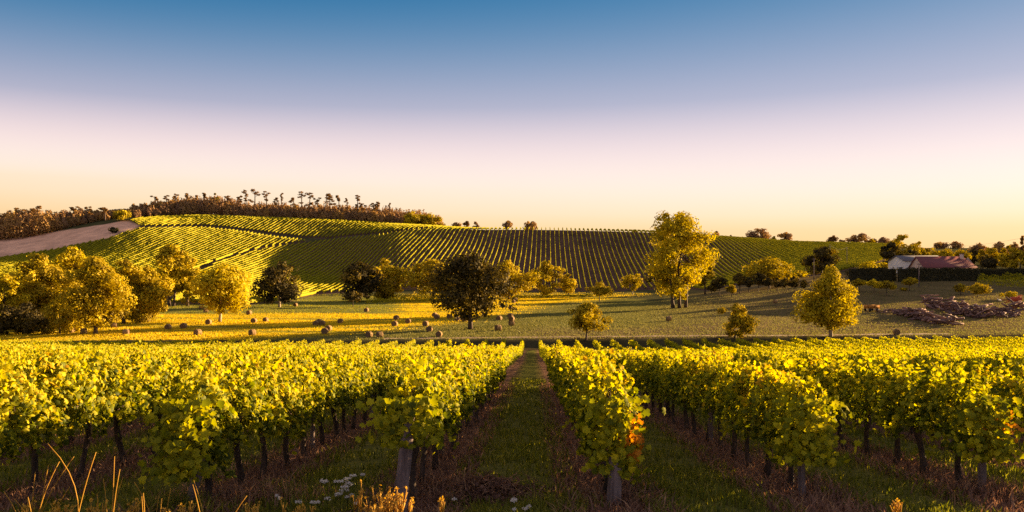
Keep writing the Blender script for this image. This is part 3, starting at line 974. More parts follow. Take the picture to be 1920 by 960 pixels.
# unseen wood added right of the view on raised ground, to shade the sloping field
def shade_wood():
    g = np.random.default_rng(77)
    Vs, Fs, Ts, n = [], [], [], 0
    for i in range(95):
        u = 0.715 + 0.5 * g.random()
        d = 175 + 150 * g.random()
        x = u * d
        if x * SD[1] - d * SD[0] > -112 or u * d < 0.68 * d + 6:
            continue
        z0 = tz(x, d)
        H, W = 13 + 5 * g.random(), 9 + 3 * g.random()
        nl = 260
        t = g.random(nl)
        th = g.random(nl) * 2 * np.pi
        rad = W * 0.5 * np.sqrt(np.clip(1 - (2 * t - 0.85) ** 2, 0.2, 1)) * (0.4 + 0.6 * g.random(nl))
        dv = np.stack([np.cos(th), np.sin(th), t - 0.4], 1)
        Pp = np.stack([x + rad * np.cos(th), d + rad * np.sin(th), z0 + t * H], 1)
        a, b, c = leaf_cloud(Pp, dv + 0.6 * g.standard_normal((nl, 3)), 1.7, g.random(nl), RHOMB, g)
        Vs.append(a); Fs.append(b + n); Ts.append(c); n += len(a)
    o = link('woods', make_mesh('woods', np.concatenate(Vs), [np.concatenate(Fs)], np.concatenate(Ts)), M['wood'])
    tag(o, 'unseen brown wood added beyond the right edge to shade the sloping field', 'wood', kind='stuff')
shade_wood()
for x, y, H, W, lb in [(37, 37, 11.0, 12.5, 'unseen broad tree added past the right edge to shade the vines, nearest of three'), (46, 44, 12.8, 13, 'unseen broad tree added past the right edge to shade the vines, middle of three'),
                       (47, 50, 13.0, 13, 'unseen broad tree added past the right edge to shade the vines, farthest of three')]:
    p = np.array([x, y, tz(x, y)])  # unseen trees, put here to shade the right-hand vine rows
    o = empty('tree', p)
    cm, C, _ = crown_mesh(H, W, 0.08, 'fan', 6500, 0.6, int(x * 7 + y), rough=0.4)
    link('crown', cm, M['gold'], o)
    link('trunk', trunk_mesh(H, W, 0.12, C, 5), M['bark'], o)
    tag(o, lb, 'tree')

# ------------------------------------------------------------------ vine rows on the hill
RH = 0.0447
SPH = 2.35


def hill_rows():
    g = np.random.default_rng(31)
    labels = [(P_UPPER, 'sunlit vine row in the bright upper plot below the hilltop wood', 'vine rows of the upper hill plot', 1.0),
              (P_LEFT, 'slanting vine row in the left hill plot below the dirt track', 'vine rows of the left hill plot', 1.0),
              (P_MID, 'vine row running down the broad middle and right slope of the hill', 'vine rows of the middle and right slope', 1.0)]
    cnt = 0
    for poly, lab, grp, _ in labels:
        for i in range(-130, 110):
            d = np.arange(200, 580, 0.55)
            x = i * SPH + RH * (d - 300) + 10.0
            u = x / d
            keep = (np.abs(u) < 0.70)
            if not keep.any():
                continue
            z = terrain(x, d)
            px, py = proj(x, d, z)
            keep &= in_poly(px, py, poly) & (d < crest_d(u) + 9) & (px > -60) & (px < 1980)
            idx = np.nonzero(keep)[0]
            if len(idx) < 14:
                continue
            gap = (g.random(len(d)) < 0.02) & ~np.roll(keep, 1)
            hvar = 1 + 0.06 * np.interp(d, np.arange(190, 600, 6.0), g.standard_normal(69)) + 0.03 * g.standard_normal(len(d))
            o_ = np.array([x[idx[0]], d[idx[0]], z[idx[0]]])
            mb = MB()
            runs = np.split(idx, np.nonzero(np.diff(idx) > 1)[0] + 1)
            prof = np.array([(-0.13, 0.45), (-0.21, 0.95), (-0.10, 1.38), (0.10, 1.38), (0.21, 0.95), (0.13, 0.45)])
            for rn in runs:
                if len(rn) < 5:
                    continue
                k = len(rn)
                jit = 1 + 0.09 * g.standard_normal((k, 6))
                Xr = x[rn][:, None] + prof[None, :, 0] * jit - o_[0]
                Zr = z[rn][:, None] + prof[None, :, 1] * hvar[rn][:, None] * (1 + 0.08 * g.standard_normal((k, 6))) - o_[2]
                Yr = d[rn][:, None] + 0.12 * g.standard_normal((k, 6)) - o_[1]
                VV = np.stack([Xr, Yr, Zr], -1).reshape(-1, 3)
                q0 = (np.arange(k - 1)[:, None] * 6 + np.arange(5)[None]).ravel()
                mb.add(VV, [np.stack([q0, q0 + 1, q0 + 7, q0 + 6], 1)], np.clip(0.45 + 0.15 * g.standard_normal(len(VV)), 0, 1))
            if mb.n == 0:
                continue
            n = len(idx) * 4
            ix = np.repeat(idx, 4)
            hh = (0.5 + 1.0 * g.random(n)) * hvar[ix]
            sgn = np.where(g.random(n) < 0.5, -1.0, 1.0)
            P_ = np.stack([x[ix] + sgn * 0.16 * g.random(n), d[ix] + g.normal(0, 0.3, n), z[ix] + hh], 1)
            Nn = np.stack([sgn, g.normal(0, 0.25, n), 0.45 + g.normal(0, 0.3, n)], 1)
            tone = np.clip(0.5 + 0.2 * g.standard_normal(n), 0, 1)
            a, b, t = leaf_cloud(P_ - o_, Nn, 0.28 * (0.7 + 0.6 * g.random(n)), tone, RHOMB, g)
            mb.add(a, [b], t)
            o = mb.build('vine_row', M['hill_vine'], None, o_)
            tag(o, lab, 'vine row', grp)
            cnt += 1
    print('hill rows', cnt)


hill_rows()

# little plots: the lit rows under the hill and the block right of the house
def cross_row(label, px0, py0, px1, py1, h, group, mat='hill_vine', step=0.35, leaf=0.34, dmin=121):
    a, b = hit(px0, py0, dmin), hit(px1, py1, dmin)
    Ln = np.linalg.norm(b - a)
    g = np.random.default_rng(int(px0 + py0))
    n = int(Ln / step) * 16
    t = g.random(n)
    x, y = a[0] + (b[0] - a[0]) * t + g.normal(0, 0.18, n), a[1] + (b[1] - a[1]) * t + g.normal(0, 0.18, n)
    z = terrain(x, y) + (0.25 + (h - 0.25) * g.random(n)) * (1 + 0.15 * np.sin(t * Ln * 1.7))
    Nn = np.stack([g.normal(0, .6, n), g.choice([-1.0, 1.0], n), g.normal(0.3, .5, n)], 1)
    v, f, tt = leaf_cloud(np.stack([x, y, z], 1) - a, Nn, leaf * (0.7 + 0.6 * g.random(n)), np.clip(0.6 + 0.2 * g.standard_normal(n), 0, 1), RHOMB, g)
    o = link('vine_row', make_mesh('vine_row', v, [f], tt), M[mat], None, a)
    tag(o, label, 'vine row', group)


cross_row('front lit row of the small vine plot under the dark trees', 686, 570, 832, 565, 1.5, 'rows of the small lit vine plot')
cross_row('back row of the small vine plot under the dark trees', 700, 563, 836, 560, 1.5, 'rows of the small lit vine plot')
cross_row('low young vine row along the foot of the striped slope', 946, 559, 1110, 556, 0.8, None)
cross_row('front vine row of the block right of the house', 1832, 533, 1990, 538, 2.0, 'vine rows right of the house')
cross_row('middle vine row of the block right of the house', 1836, 527, 1990, 530, 2.0, 'vine rows right of the house')
cross_row('back lit vine row of the block right of the house', 1845, 521, 1990, 523, 2.0, 'vine rows right of the house')

# ------------------------------------------------------------------ hay bales
def bale_mesh(seed):
    g = np.random.default_rng(seed)
    n, r, Lh = 26, 0.75, 0.62
    mb = MB()
    an = np.linspace(0, 2 * np.pi, n, endpoint=False)
    ring = []
    prof = [(-Lh, 0.0), (-Lh - 0.02, 0.25), (-Lh + 0.015, 0.45), (-Lh - 0.015, 0.62), (-Lh + 0.05, 0.73), (-Lh * 0.5, 0.76), (0, 0.75), (Lh * 0.5, 0.765), (Lh - 0.05, 0.73), (Lh + 0.015, 0.62), (Lh - 0.015, 0.45), (Lh + 0.02, 0.25), (Lh, 0.0)]
    for y, rr_ in prof:
        w = 1 + 0.02 * g.standard_normal(n)
        z = rr_ * np.sin(an) * w
        z = np.maximum(z, -0.70)
        ring.append(np.stack([rr_ * np.cos(an) * w * 1.02, np.full(n, y) + 0.012 * g.standard_normal(n), z + 0.70], 1))
    V_ = np.concatenate(ring)
    q = [(i * n + k, i * n + (k + 1) % n, (i + 1) * n + (k + 1) % n, (i + 1) * n + k) for i in range(len(prof) - 1) for k in range(n)]
    mb.add(V_, [np.array(q)])
    # loose straw
    m_ = 90
    a = g.random(m_) * 2 * np.pi
    yy = (g.random(m_) - 0.5) * 2 * Lh
    P_ = np.stack([0.77 * np.cos(a), yy, np.maximum(0.77 * np.sin(a), -0.66) + 0.7], 1)
    v, f, t = leaf_cloud(P_, np.stack([np.cos(a), 0 * a, np.sin(a)], 1) + 0.5 * g.standard_normal((m_, 3)), 0.16, 0.5, RHOMB, g)
    mb.add(v, [f], 0.5)
    return mb.mesh('hay_bale')


def bale_face(seed):
    g = np.random.default_rng(seed + 40)
    n = 26
    an = np.linspace(0, 2 * np.pi, n, endpoint=False)
    ring = [np.array([(0, 0, 0.7)])]
    for rr_, y in ((0.22, 0.02), (0.42, -0.01), (0.6, 0.02), (0.70, 0.0)):
        w = 1 + 0.02 * g.standard_normal(n)
        ring.append(np.stack([rr_ * np.cos(an) * w, np.full(n, y) + 0.014 * g.standard_normal(n), np.maximum(rr_ * np.sin(an) * w, -0.68) + 0.7], 1))
    V_ = np.concatenate(ring)
    t_ = np.array([(0, 1 + k, 1 + (k + 1) % n) for k in range(n)])
    q_ = np.array([(1 + i * n + k, 1 + (i + 1) * n + k, 1 + (i + 1) * n + (k + 1) % n, 1 + i * n + (k + 1) % n) for i in range(3) for k in range(n)])
    return make_mesh('end_face', V_, [t_, q_])


M['hayend'] = solid_mat('shaded_weathered_hay', (0.08, 0.05, 0.035), (0.20, 0.125, 0.07), 7, bump=0.8)  # weathered ends, darkened further so the unlit side's shade sits in the colour
BALES = []
for s_ in range(4):
    o = link('hay_bale', bale_mesh(s_), M['hay'])
    for sgn in (-1, 1):
        c = link('end_face', bale_face(s_), M['hayend'], o, (0, sgn * 0.665, 0))
    BALES.append(o)
bale_list = [
    # px, base py, turn, raise, label
    (133, 624, 10, 0, 'hay bale in the shade between the front trunks of the left clump'),
    (157, 627, 70, 0, 'hay bale lying beside the foot of the large front tree of the left clump'),
    (214, 615, 60, 0, 'hay bale in front of the orange dry bush of the left clump'),
    (236, 628, 80, 0, 'hay bale touching the vine tops below the left clump'),
    (315, 618, 5, 0, 'leftmost hay bale out on the open lit meadow'),
    (344, 616, 5, 0, 'hay bale right of the leftmost open meadow bale'),
    (371, 629, 30, 0, 'torn orange hay bale close to the vines, left half of the meadow'),
    (391, 608, 5, 0, 'small hay bale just left of the lone leaning tree'),
    (302, 582, 40, 0, 'far hay bale in the shaded strip below the forked tree'),
    (377, 580, 30, 0, 'far hay bale left of the lone leaning tree, in the shaded strip'),
    (386, 586, 50, 0, 'hay bale below the far one left of the lone leaning tree'),
    (437, 578, 40, 0, 'far hay bale in the shaded strip right of the lone leaning tree'),
    (467, 590, 20, 0, 'dark hay bale at the end of a shaded strip right of the lone tree'),
    (476, 606, 5, 0, 'left hay bale of the two below the round dark tree'),
    (498, 604, 15, 0, 'right hay bale of the two below the round dark tree'),
    (473, 629, 35, 0, 'reddish torn hay bale close to the vines, right of the lone tree'),
    (554, 575, 20, 0, 'far hay bale right of the trunk of the round dark tree'),
    (592, 611, 5, 0, 'left bale of the trio in the middle of the lit meadow'),
    (598, 607, 20, 0, 'back bale of the trio in the middle of the lit meadow'),
    (604, 611, 8, 0, 'right bale of the trio in the middle of the lit meadow'),
    (609, 626, 5, 0, 'front bale of the pair under the trio'),
    (616, 621, 15, 0, 'back bale of the pair under the trio'),
    (638, 606, 5, 0, 'single hay bale right of the trio'),
    (687, 585, 15, 0, 'far hay bale below the post of the small vine plot'),
    (692, 633, 20, 0, 'left of the two shaded bales close behind the vine tops'),
    (712, 633, 55, 0, 'right of the two shaded bales close behind the vine tops'),
    (740, 612, 10, 0, 'wide hay bale on the lit stripe in the middle of the meadow'),
    (743, 600, 20, 0, 'half hidden bale behind the wide bale of the lit stripe'),
    (765, 606, 10, 0, 'hay bale right of the wide bale of the lit stripe'),
    (798, 612, 20, 0, 'back bale of the pair left of the big oak'),
    (805, 622, 5, 0, 'front bale of the pair left of the big oak'),
    (823, 632, 10, 0, 'dark hay bale nearest the vines left of the big oak'),
    (815, 594, 30, 0, 'left far bale of the touching pair near the big oak'),
    (819, 598, 20, 0, 'right far bale of the touching pair near the big oak'),
    (843, 598, 25, 0, 'far bale lying against the left edge of the big oak crown'),
    (858, 602, 25, 0, 'bale under the left side of the big oak crown'),
    (871, 603, 25, 0, 'bale hidden beside the oak trunk'),
    (967, 564, 30, 0, 'far back bale by the low young vine row'),
    (963, 568, 30, 0, 'far front bale by the low young vine row'),
    (957, 580, 30, 0, 'pale rimmed bale between the oak and the open green slope'),
    (936, 601, 30, 0, 'dark bale under the right side of the oak crown'),
    (934, 620, 60, 0, 'large pale bale lying sideways right of the oak trunk'),
    (959, 611, 70, 0, 'lowest bale of the stack right of the oak'),
    (959, 611, 20, 1.12, 'middle bale resting on top of the stack right of the oak'),
    (957, 596, 30, 0, 'bale standing behind the stack right of the oak'),
    (1254, 602, 85, 0, 'brown hay bale alone on the shaded slope below the tallest tree'),
    (1454, 569, 80, 0, 'pale hay bale on the slope left of the pointed yellow tree'),
    (1681, 628, 10, 0, 'hay bale with a lit rim in front of the smaller log heap'),
]
for i, (px, py, turn, up, lb) in enumerate(bale_list):
    p = hit(px, py)
    if up:
        p[2] += up * 0.80
    sc_ = 0.64 + 0.08 * rng.random()
    o = BALES[i] if i < 4 else dup(BALES[i % 4], (0, 0, 0))
    o.location = (p[0], p[1], p[2] - 0.03)
    o.rotation_euler = (0, 0, R(-turn))
    o.scale = (sc_, sc_, sc_)
    tag(o, lb, 'hay bale', 'round hay bales on the meadow')

# ------------------------------------------------------------------ house, barn, hedge
def gable_house(name, label, x0, y0, Lx, Wy, z_ground, z_eave, z_ridge, wall, roof, chimney=False, hip=False):
    o = empty(name, (x0, y0, z_ground))
    e, rdg = z_eave - z_ground, z_ridge - z_ground
    mb = MB()
    Vw = [(0, 0, -0.6), (Lx, 0, -0.6), (Lx, Wy, -0.6), (0, Wy, -0.6), (0, 0, e), (Lx, 0, e), (Lx, Wy, e), (0, Wy, e), (0, Wy / 2, rdg - 0.12), (Lx, Wy / 2, rdg - 0.12)]
    mb.add(Vw, [np.array([(0, 1, 5, 4), (2, 3, 7, 6)]), np.array([(3, 0, 4, 8, 7), (1, 2, 6, 9, 5)])])
    mb.build('wall', wall, o)
    rb = MB()
    ov, th = 0.45, 0.16
    hx = 2.2 if hip else 0.0
    sl = (rdg - e) / (Wy / 2)
    for s in (0, 1):
        ye = -ov if s == 0 else Wy + ov
        ze = e - ov * sl
        a = np.array([(-ov, ye, ze), (Lx + ov, ye, ze), (Lx + ov - hx, Wy / 2, rdg), (-ov, Wy / 2, rdg)])
        b = a + (0, 0, th)
        VV = np.concatenate([a, b])
        rb.add(VV, [np.array([(0, 1, 2, 3), (4, 7, 6, 5), (0, 4, 5, 1), (1, 5, 6, 2), (2, 6, 7, 3), (3, 7, 4, 0)])])
    if hip:
        a = np.array([(Lx + ov, -ov, e - ov * sl + th), (Lx + ov, Wy + ov, e - ov * sl + th), (Lx + ov - hx, Wy / 2, rdg + th)])
        rb.add(a, [np.array([(0, 1, 2)])])
    # tile courses as shallow battens across the near slope
    ro = rb.build('roof', roof, o)
    if chimney:
        cb_ = MB()
        cb_.box((Lx * 0.82, Wy * 0.36, e + 1.2), (Lx * 0.82 + 0.9, Wy * 0.36 + 0.7, rdg + 0.75))
        cb_.box((Lx * 0.82 - 0.1, Wy * 0.36 - 0.1, rdg + 0.75), (Lx * 0.82 + 1.0, Wy * 0.36 + 0.8, rdg + 0.9))
        cb_.build('chimney', M['pink_wall'], ro)
    return o


h_y = 250.0
zg = tz(135, h_y)
hs = gable_house('house', 'long low pinkish house with a purple red tiled roof and a chimney', 128.8, h_y, 16.2, 9.0, zg, (HZ - 500.5) / F * h_y, (HZ - 481.5) / F * (h_y + 4.5), M['pink_wall'], M['red_roof'], True, True)
tag(hs, None, 'house')
hs['label'] = 'long low pinkish house with a purple red tiled roof and a chimney'
for k in range(4):
    wb = MB()
    wb.box((2.0 + k * 3.7, -0.06, 1.0), (3.1 + k * 3.7, 0.05, 2.3))
    wb.build('window', M['darkglass'], hs)
db = MB()
db.box((-0.05, 4.0, 0.9), (0.05, 5.0, 2.2))
db.build('window', M['darkglass'], hs)
b_y = 275.0
bn = gable_house('barn', 'white gabled barn with a grey roof left of the red roofed house', 135.2, b_y, 14.0, 12.5, tz(136, b_y), (HZ - 489.5) / F * b_y, (HZ - 480) / F * (b_y + 6), M['white_wall'], M['grey_roof'])
tag(bn, 'white gabled barn with a grey roof left of the red roofed house', 'barn')
db = MB()
db.box((-0.07, 2.2, -0.3), (0.05, 5.6, 2.4))
db.build('door', M['darkglass'], bn)


def hedge(label, px0, px1, py_base, py_top, d, thick=1.6):
    g = np.random.default_rng(int(px0))
    x0, x1 = (px0 - 960) / F * d, (px1 - 960) / F * d
    zt = (HZ - py_top) / F * d
    o = empty('hedge', (x0, d, tz(x0, d)))
    n = int((x1 - x0) * 150)
    x = x0 + (x1 - x0) * g.random(n)
    y = d + thick * (g.random(n) - 0.5)
    y = np.where(g.random(n) < 0.55, d - thick * 0.5 + 0.12 * g.standard_normal(n), y)
    zb = terrain(x, y)
    zz = zb + (zt + 0.16 * np.sin(x * 0.6) + 0.13 * np.sin(x * 1.9 + 1) + 0.1 * g.standard_normal(n) - zb) * g.random(n) ** 0.8
    Nn = np.stack([g.normal(0, 0.6, n), -1 + g.normal(0, 0.5, n), 0.3 + g.normal(0, 0.4, n)], 1)
    v, f, t = leaf_cloud(np.stack([x, y, zz], 1), Nn, 0.42 * (0.7 + 0.6 * g.random(n)), np.clip(0.4 + 0.2 * g.standard_normal(n), 0, 1), RHOMB, g)
    nx_ = max(4, int((x1 - x0) / 1.5))
    xs = np.linspace(x0 + 0.2, x1 - 0.2, nx_)
    mb = MB()
    core = []
    for xx in xs:
        for yy, top in ((d - thick * 0.4, 0), (d - thick * 0.4, 1), (d + thick * 0.4, 1), (d + thick * 0.4, 0)):
            core.append((xx, yy, zt - 0.25 if top else tz(xx, yy) - 0.3))
    q = [(i * 4 + k, (i + 1) * 4 + k, (i + 1) * 4 + k + 1, i * 4 + k + 1) for i in range(nx_ - 1) for k in range(3)]
    q += [(0, 1, 2, 3), ((nx_ - 1) * 4 + 3, (nx_ - 1) * 4 + 2, (nx_ - 1) * 4 + 1, (nx_ - 1) * 4)]
    mb.add(core, [np.array(q)], 0.1)
    mb.add(v, [f], t)
    me = mb.mesh('foliage')
    off = np.array([x0, d, tz(x0, d)])
    me.transform(__import__('mathutils').Matrix.Translation(-__import__('mathutils').Vector(off)))
    link('foliage', me, M['hedge'], o)
    tag(o, label, 'hedge', 'tall clipped hedges below the house')


hedge('dark clipped hedge running left from the gap, below the white barn', 1592, 1680, 522, 502.5, 236)
hedge('long dark clipped hedge in front of the red roofed house', 1684, 1832, 523, 502.5, 233)
hedge('lower dark hedge continuing to the right behind the vine block', 1834, 1990, 520, 503.5, 240)

# utility poles and wires
def pole(label, px, by, ty, d=None, lean=0.0):
    p = hit(px, by) if d is None else np.array([(px - 960) / F * d, d, tz((px - 960) / F * d, d)])
    H = (HZ - ty) / F * p[1] - p[2]
    o = empty('utility_pole', p)
    mb = MB()
    mb.tube(np.array([(0, 0, -0.4), (lean * 0.5, 0, H * 0.5), (lean, 0, H)]), np.array([0.15, 0.13, 0.1]), 8)
    mb.build('shaft', M['post'], o)
    cb_ = MB()
    cb_.box((lean - 0.5, -0.05, H - 0.45), (lean + 0.5, 0.05, H - 0.33))
    for s in (-0.42, 0.42):
        cb_.tube(np.array([(lean + s, 0, H - 0.33), (lean + s, 0, H - 0.12)]), 0.05, 6)
    cb_.build('crossarm', M['bark'], o)
    tag(o, label, 'utility pole', 'wooden utility poles near the house')
    return p + np.array([lean, 0, H - 0.2])


pA = pole('bare pole in front of the red roofed house', 1723, 538, 493)
pB = pole('pole standing in the vines left of the white barn', 1588, 0, 463, 330)
pC = pole('pole rising just right of the round topped dark tree', 1556, 0, 458, 300)
pD = pole('short pole in front of the round topped dark tree', 1526, 0, 484, 260)


def wire(label, a, b, sag):
    t = np.linspace(0, 1, 14)
    P_ = a[None] * (1 - t[:, None]) + b[None] * t[:, None]
    P_[:, 2] -= sag * 4 * t * (1 - t)
    mb = MB()
    mb.tube(P_ - a, 0.022, 4)
    o = mb.build('power_line', M['wire'], None, a)
    tag(o, label, 'power line')


wire('thin wire between the two poles left of the barn', pC, pB, 1.2)
a = np.array([(1800 - 960) / F * 420, 420, (HZ - 461) / F * 420])
b = np.array([(1990 - 960) / F * 200, 200, (HZ - 430) / F * 200])
wire('thin wire sagging across the sky to the right edge', a, b, 1.0)

# ------------------------------------------------------------------ log heaps, cart, red machine, rubble
def log_mesh(seed):
    g = np.random.default_rng(seed)
    Ln = 1.0
    P_ = np.array([(-Ln, 0, 0), (-Ln * 0.4, 0.06 * g.normal(), 0.05 * g.normal()), (Ln * 0.3, 0.09 * g.normal(), 0.05 * g.normal()), (Ln, 0.05 * g.normal(), 0.03 * g.normal())])
    mb = MB()
    r = 0.1 + 0.05 * g.random()
    mb.tube(P_, r * np.array([1.0, 0.95, 0.9, 0.78]), 7, wob=0.08, tone=0.3 + 0.5 * g.random())
    if g.random() < 0.6:
        mb.tube(np.array([P_[2], P_[2] + np.array([0.35, 0.1 * g.normal(), 0.22])]), np.array([0.05, 0.03]), 5, tone=0.6)
    return mb.mesh('log')


LOGS = [log_mesh(s) for s in range(9)]


def log_heap(n, poly_line, hgt, lab, grp, seed):
    g = np.random.default_rng(seed)
    pts = [hit(px, py) for px, py in poly_line]
    for i in range(n):
        k = g.random() * (len(pts) - 1)
        j = int(k)
        f = k - j
        c = pts[j] * (1 - f) + pts[j + 1] * f
        w = 3.2 * math.sin(math.pi * np.clip(0.12 + 0.8 * k / (len(pts) - 1), 0, 1)) + 0.8
        lat = g.uniform(-1, 1)
        x, y = c[0] + g.normal() * 0.7, c[1] + lat * w
        top = hgt * (1 - lat * lat * 0.85) * (0.75 + 0.35 * math.sin(k * 4.0 + seed))
        z = tz(x, y) + 0.1 + top * g.random() ** 0.55
        o = link('log', LOGS[i % 9], M['log'], None, (x, y, z))
        s = 0.7 + 0.9 * g.random()
        o.rotation_euler = (g.normal() * 0.2, g.normal() * 0.28, g.normal() * 0.75 - 0.25 + (1.3 if g.random() < 0.2 else 0))
        o.scale = (s * 1.2, 1.3 + 0.5 * g.random(), 1.3 + 0.5 * g.random())
        tag(o, lab, 'log', grp)


log_heap(105, [(1690, 590), (1715, 596), (1745, 603), (1780, 612)], 1.8, 'weathered grey log thrown on the smaller front heap', 'logs of the smaller front heap', 3)
log_heap(190, [(1735, 575), (1770, 580), (1805, 592), (1840, 596), (1880, 592), (1925, 588)], 2.7, 'weathered grey log thrown on the long back heap', 'logs of the long back heap', 8)

p = hit(1634, 584)
ct = empty('farm_cart', p, R(8))
mb = MB()
mb.box((-1.4, -0.8, 0.62), (1.4, 0.8, 0.74))
mb.box((-1.4, -0.84, 0.76), (1.4, -0.78, 1.35))
mb.box((-1.4, 0.78, 0.76), (1.4, 0.84, 1.35))
mb.box((-1.44, -0.78, 0.76), (-1.38, 0.78, 1.35))
mb.box((1.38, -0.78, 0.76), (1.44, 0.78, 1.35))
mb.build('body', M['orange'], ct)
for sx in (-0.8, 0.8):
    for sy in (-0.88, 0.88):
        wb = MB()
        an = np.linspace(0, 2 * np.pi, 17)
        wb.tube(np.array([(sx, sy - 0.09, 0.34), (sx, sy + 0.09, 0.34)]), 0.36, 16)
        wb.build('wheel', M['tyre'], ct)
for sx in (-1.3, 0.2, 1.3):
    mb = MB()
    mb.box((sx - 0.03, -0.90, 0.7), (sx + 0.03, -0.85, 2.2))
    mb.build('stake', M['bark'], ct)
mb = MB()
mb.tube(np.array([(1.44, 0, 0.66), (3.0, 0, 0.4)]), 0.05, 6)
mb.build('drawbar', M['tyre'], ct)
tag(ct, 'orange boarded farm cart with thin stakes right of the pointed yellow tree', 'cart')
g = np.random.default_rng(4)
for i in range(9):
    p = hit(1650 + 4.2 * i % 22 + g.normal() * 2, 586 + g.normal() * 2)
    o = link('plank', LOGS[i], M['log'], None, (p[0], p[1], p[2] + 0.12 + 0.25 * g.random()))
    o.rotation_euler = (0, g.normal() * 0.15, g.normal() * 0.5)
    o.scale = (1.2, 1.3, 0.6)
    tag(o, 'reddish scrap wood lying right of the orange cart', 'scrap wood', 'scrap wood beside the orange cart')

p = hit(1900, 578)
rm = empty('farm_implement', p + np.array([0, 0, 0.9]), R(-15))
mb = MB()
mb.box((-0.5, -0.5, 0.6), (1.5, 0.5, 1.5))
mb.build('hopper', M['red'], rm)
mb = MB()
for a_, b_ in (((-2.2, -0.4, 0.9), (1.5, -0.5, 0.5)), ((-2.2, 0.4, 0.9), (1.5, 0.5, 0.5)), ((-1.6, -0.45, 0.2), (1.6, -0.52, 1.9)), ((-1.6, 0.45, 0.2), (1.6, 0.52, 1.9)), ((-2.2, -0.4, 0.9), (-2.2, 0.4, 0.9))):
    mb.tube(np.array([a_, b_]), 0.07, 6)
mb.build('frame', M['red'], rm)
mb = MB()
mb.tube(np.array([(-2.3, -0.1, 0.75), (-2.9, -0.3, 0.85), (-3.1, -0.4, 1.15)]), np.array([0.16, 0.13, 0.05]), 7)
mb.build('spout', M['white_wall'], rm)
for sy in (-0.68, 0.68):
    wb = MB()
    wb.tube(np.array([(0.6, sy - 0.1, 0.0), (0.6, sy + 0.1, 0.0)]), 0.5, 16)
    wb.build('wheel', M['tyre'], rm)
tag(rm, 'red farm machine standing behind the right end of the long log heap', 'farm machine')

# grey rubble heap in front of the hedge
p = hit(1778, 523)
g = np.random.default_rng(12)
hb = MB()
n = 700
x, y = g.normal(0, 1.9, n), g.normal(0, 0.9, n)
z = 1.9 * np.exp(-(x / 2.3) ** 2 - (y / 1.1) ** 2) * g.random(n) ** 0.4
v, f, t = leaf_cloud(np.stack([x, y, z], 1), np.stack([x, y, 1 + 0 * x], 1) + g.standard_normal((n, 3)), 0.5 * (0.6 + 0.8 * g.random(n)), 0.5, RHOMB, g)
hb.add(v, [f], t)
o = hb.build('brush_heap', M['stone'], None, p)
tag(o, 'grey heap of cut branches piled against the dark hedge', 'brush heap')

# ------------------------------------------------------------------ grasses on the meadow and the slope
def blades(name, label, x, y, h, w, mat, tone, lean=0.25, seed=1, cat='grass'):
    g = np.random.default_rng(seed)
    n = len(x)
    z = terrain(x, y)
    a = g.random(n) * np.pi * 2
    ca, sa = np.cos(a), np.sin(a)
    lx, ly = g.normal(0, lean, n) * h, g.normal(0, lean, n) * h
    V0 = np.stack([x - ca * w, y - sa * w, z - 0.02], 1)
    V1 = np.stack([x + ca * w, y + sa * w, z - 0.02], 1)
    V2 = np.stack([x + lx * 0.4 + ca * w * 0.6, y + ly * 0.4 + sa * w * 0.6, z + h * 0.6], 1)
    V3 = np.stack([x + lx, y + ly, z + h], 1)
    V4 = np.stack([x + lx * 0.4 - ca * w * 0.6, y + ly * 0.4 - sa * w * 0.6, z + h * 0.6], 1)
    VV = np.stack([V0, V1, V2, V3, V4], 1).reshape(-1, 3)
    b = np.arange(n)[:, None] * 5
    q = np.concatenate([b, b + 1, b + 2, b + 4], 1)
    t3 = np.concatenate([b + 4, b + 2, b + 3], 1)
    o = link(name, make_mesh(name, VV, [q, t3], np.repeat(tone, 5)), M[mat])
    return tag(o, label, cat, kind='stuff')


g = np.random.default_rng(50)
n = 150000
y = 123.5 + 190 * g.random(n) ** 1.25
u = g.uniform(-0.68, 0.19, n)
x = u * y
z = terrain(x, y)
edge = x - shade_edge(y)
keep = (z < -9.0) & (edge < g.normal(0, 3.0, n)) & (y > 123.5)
x, y = x[keep], y[keep]
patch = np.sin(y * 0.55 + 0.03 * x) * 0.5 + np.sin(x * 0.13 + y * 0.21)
shade_green = shade_streaks(x, y)  # blades thinned and greened where shadow streaks are painted in
keep = g.random(len(x)) < 1 - 0.35 * shade_green
x, y, patch, shade_green = x[keep], y[keep], patch[keep], shade_green[keep]
blades('stubble', 'cut golden stubble of the hay meadow', x, y, (0.10 + 0.14 * g.random(len(x))) * (1 + 0.25 * patch), 0.05 + 0.06 * g.random(len(x)), 'stubble', np.clip(0.66 + 0.12 * patch + 0.13 * g.standard_normal(len(x)) - 0.62 * shade_green, 0, 1), seed=2, cat='stubble')
n = 120000
y = 123.5 + 200 * g.random(n) ** 1.3
u = g.uniform(-0.34, 0.69, n)
x = u * y
edge = x - shade_edge(y)
keep = (edge > g.normal(0, 3.0, n)) & (y < 245)  # duller blades carry the slope's shade in their colour
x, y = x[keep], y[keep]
blades('field_grass', 'short grass coloured duller for the shade on the slope right of the oak', x, y, 0.08 + 0.14 * g.random(len(x)), 0.05 + 0.06 * g.random(len(x)), 'fieldgrass', np.clip(0.5 + 0.25 * g.standard_normal(len(x)), 0, 1), seed=3)

# ------------------------------------------------------------------ foreground vineyard
RV, SPV, X1 = 0.0267, 2.63, 1.03


def row_x(i, d):
    """i >= 1 right of the alley, i <= -1 left of it"""
    x0 = X1 + (i - 1) * SPV if i > 0 else X1 - (-i) * SPV
    return x0 + RV * d


def row_start(i):
    x0 = X1 + (i - 1) * SPV if i > 0 else X1 - (-i) * SPV
    return 10.25 + 0.14 * np.clip(x0, -8, 30)


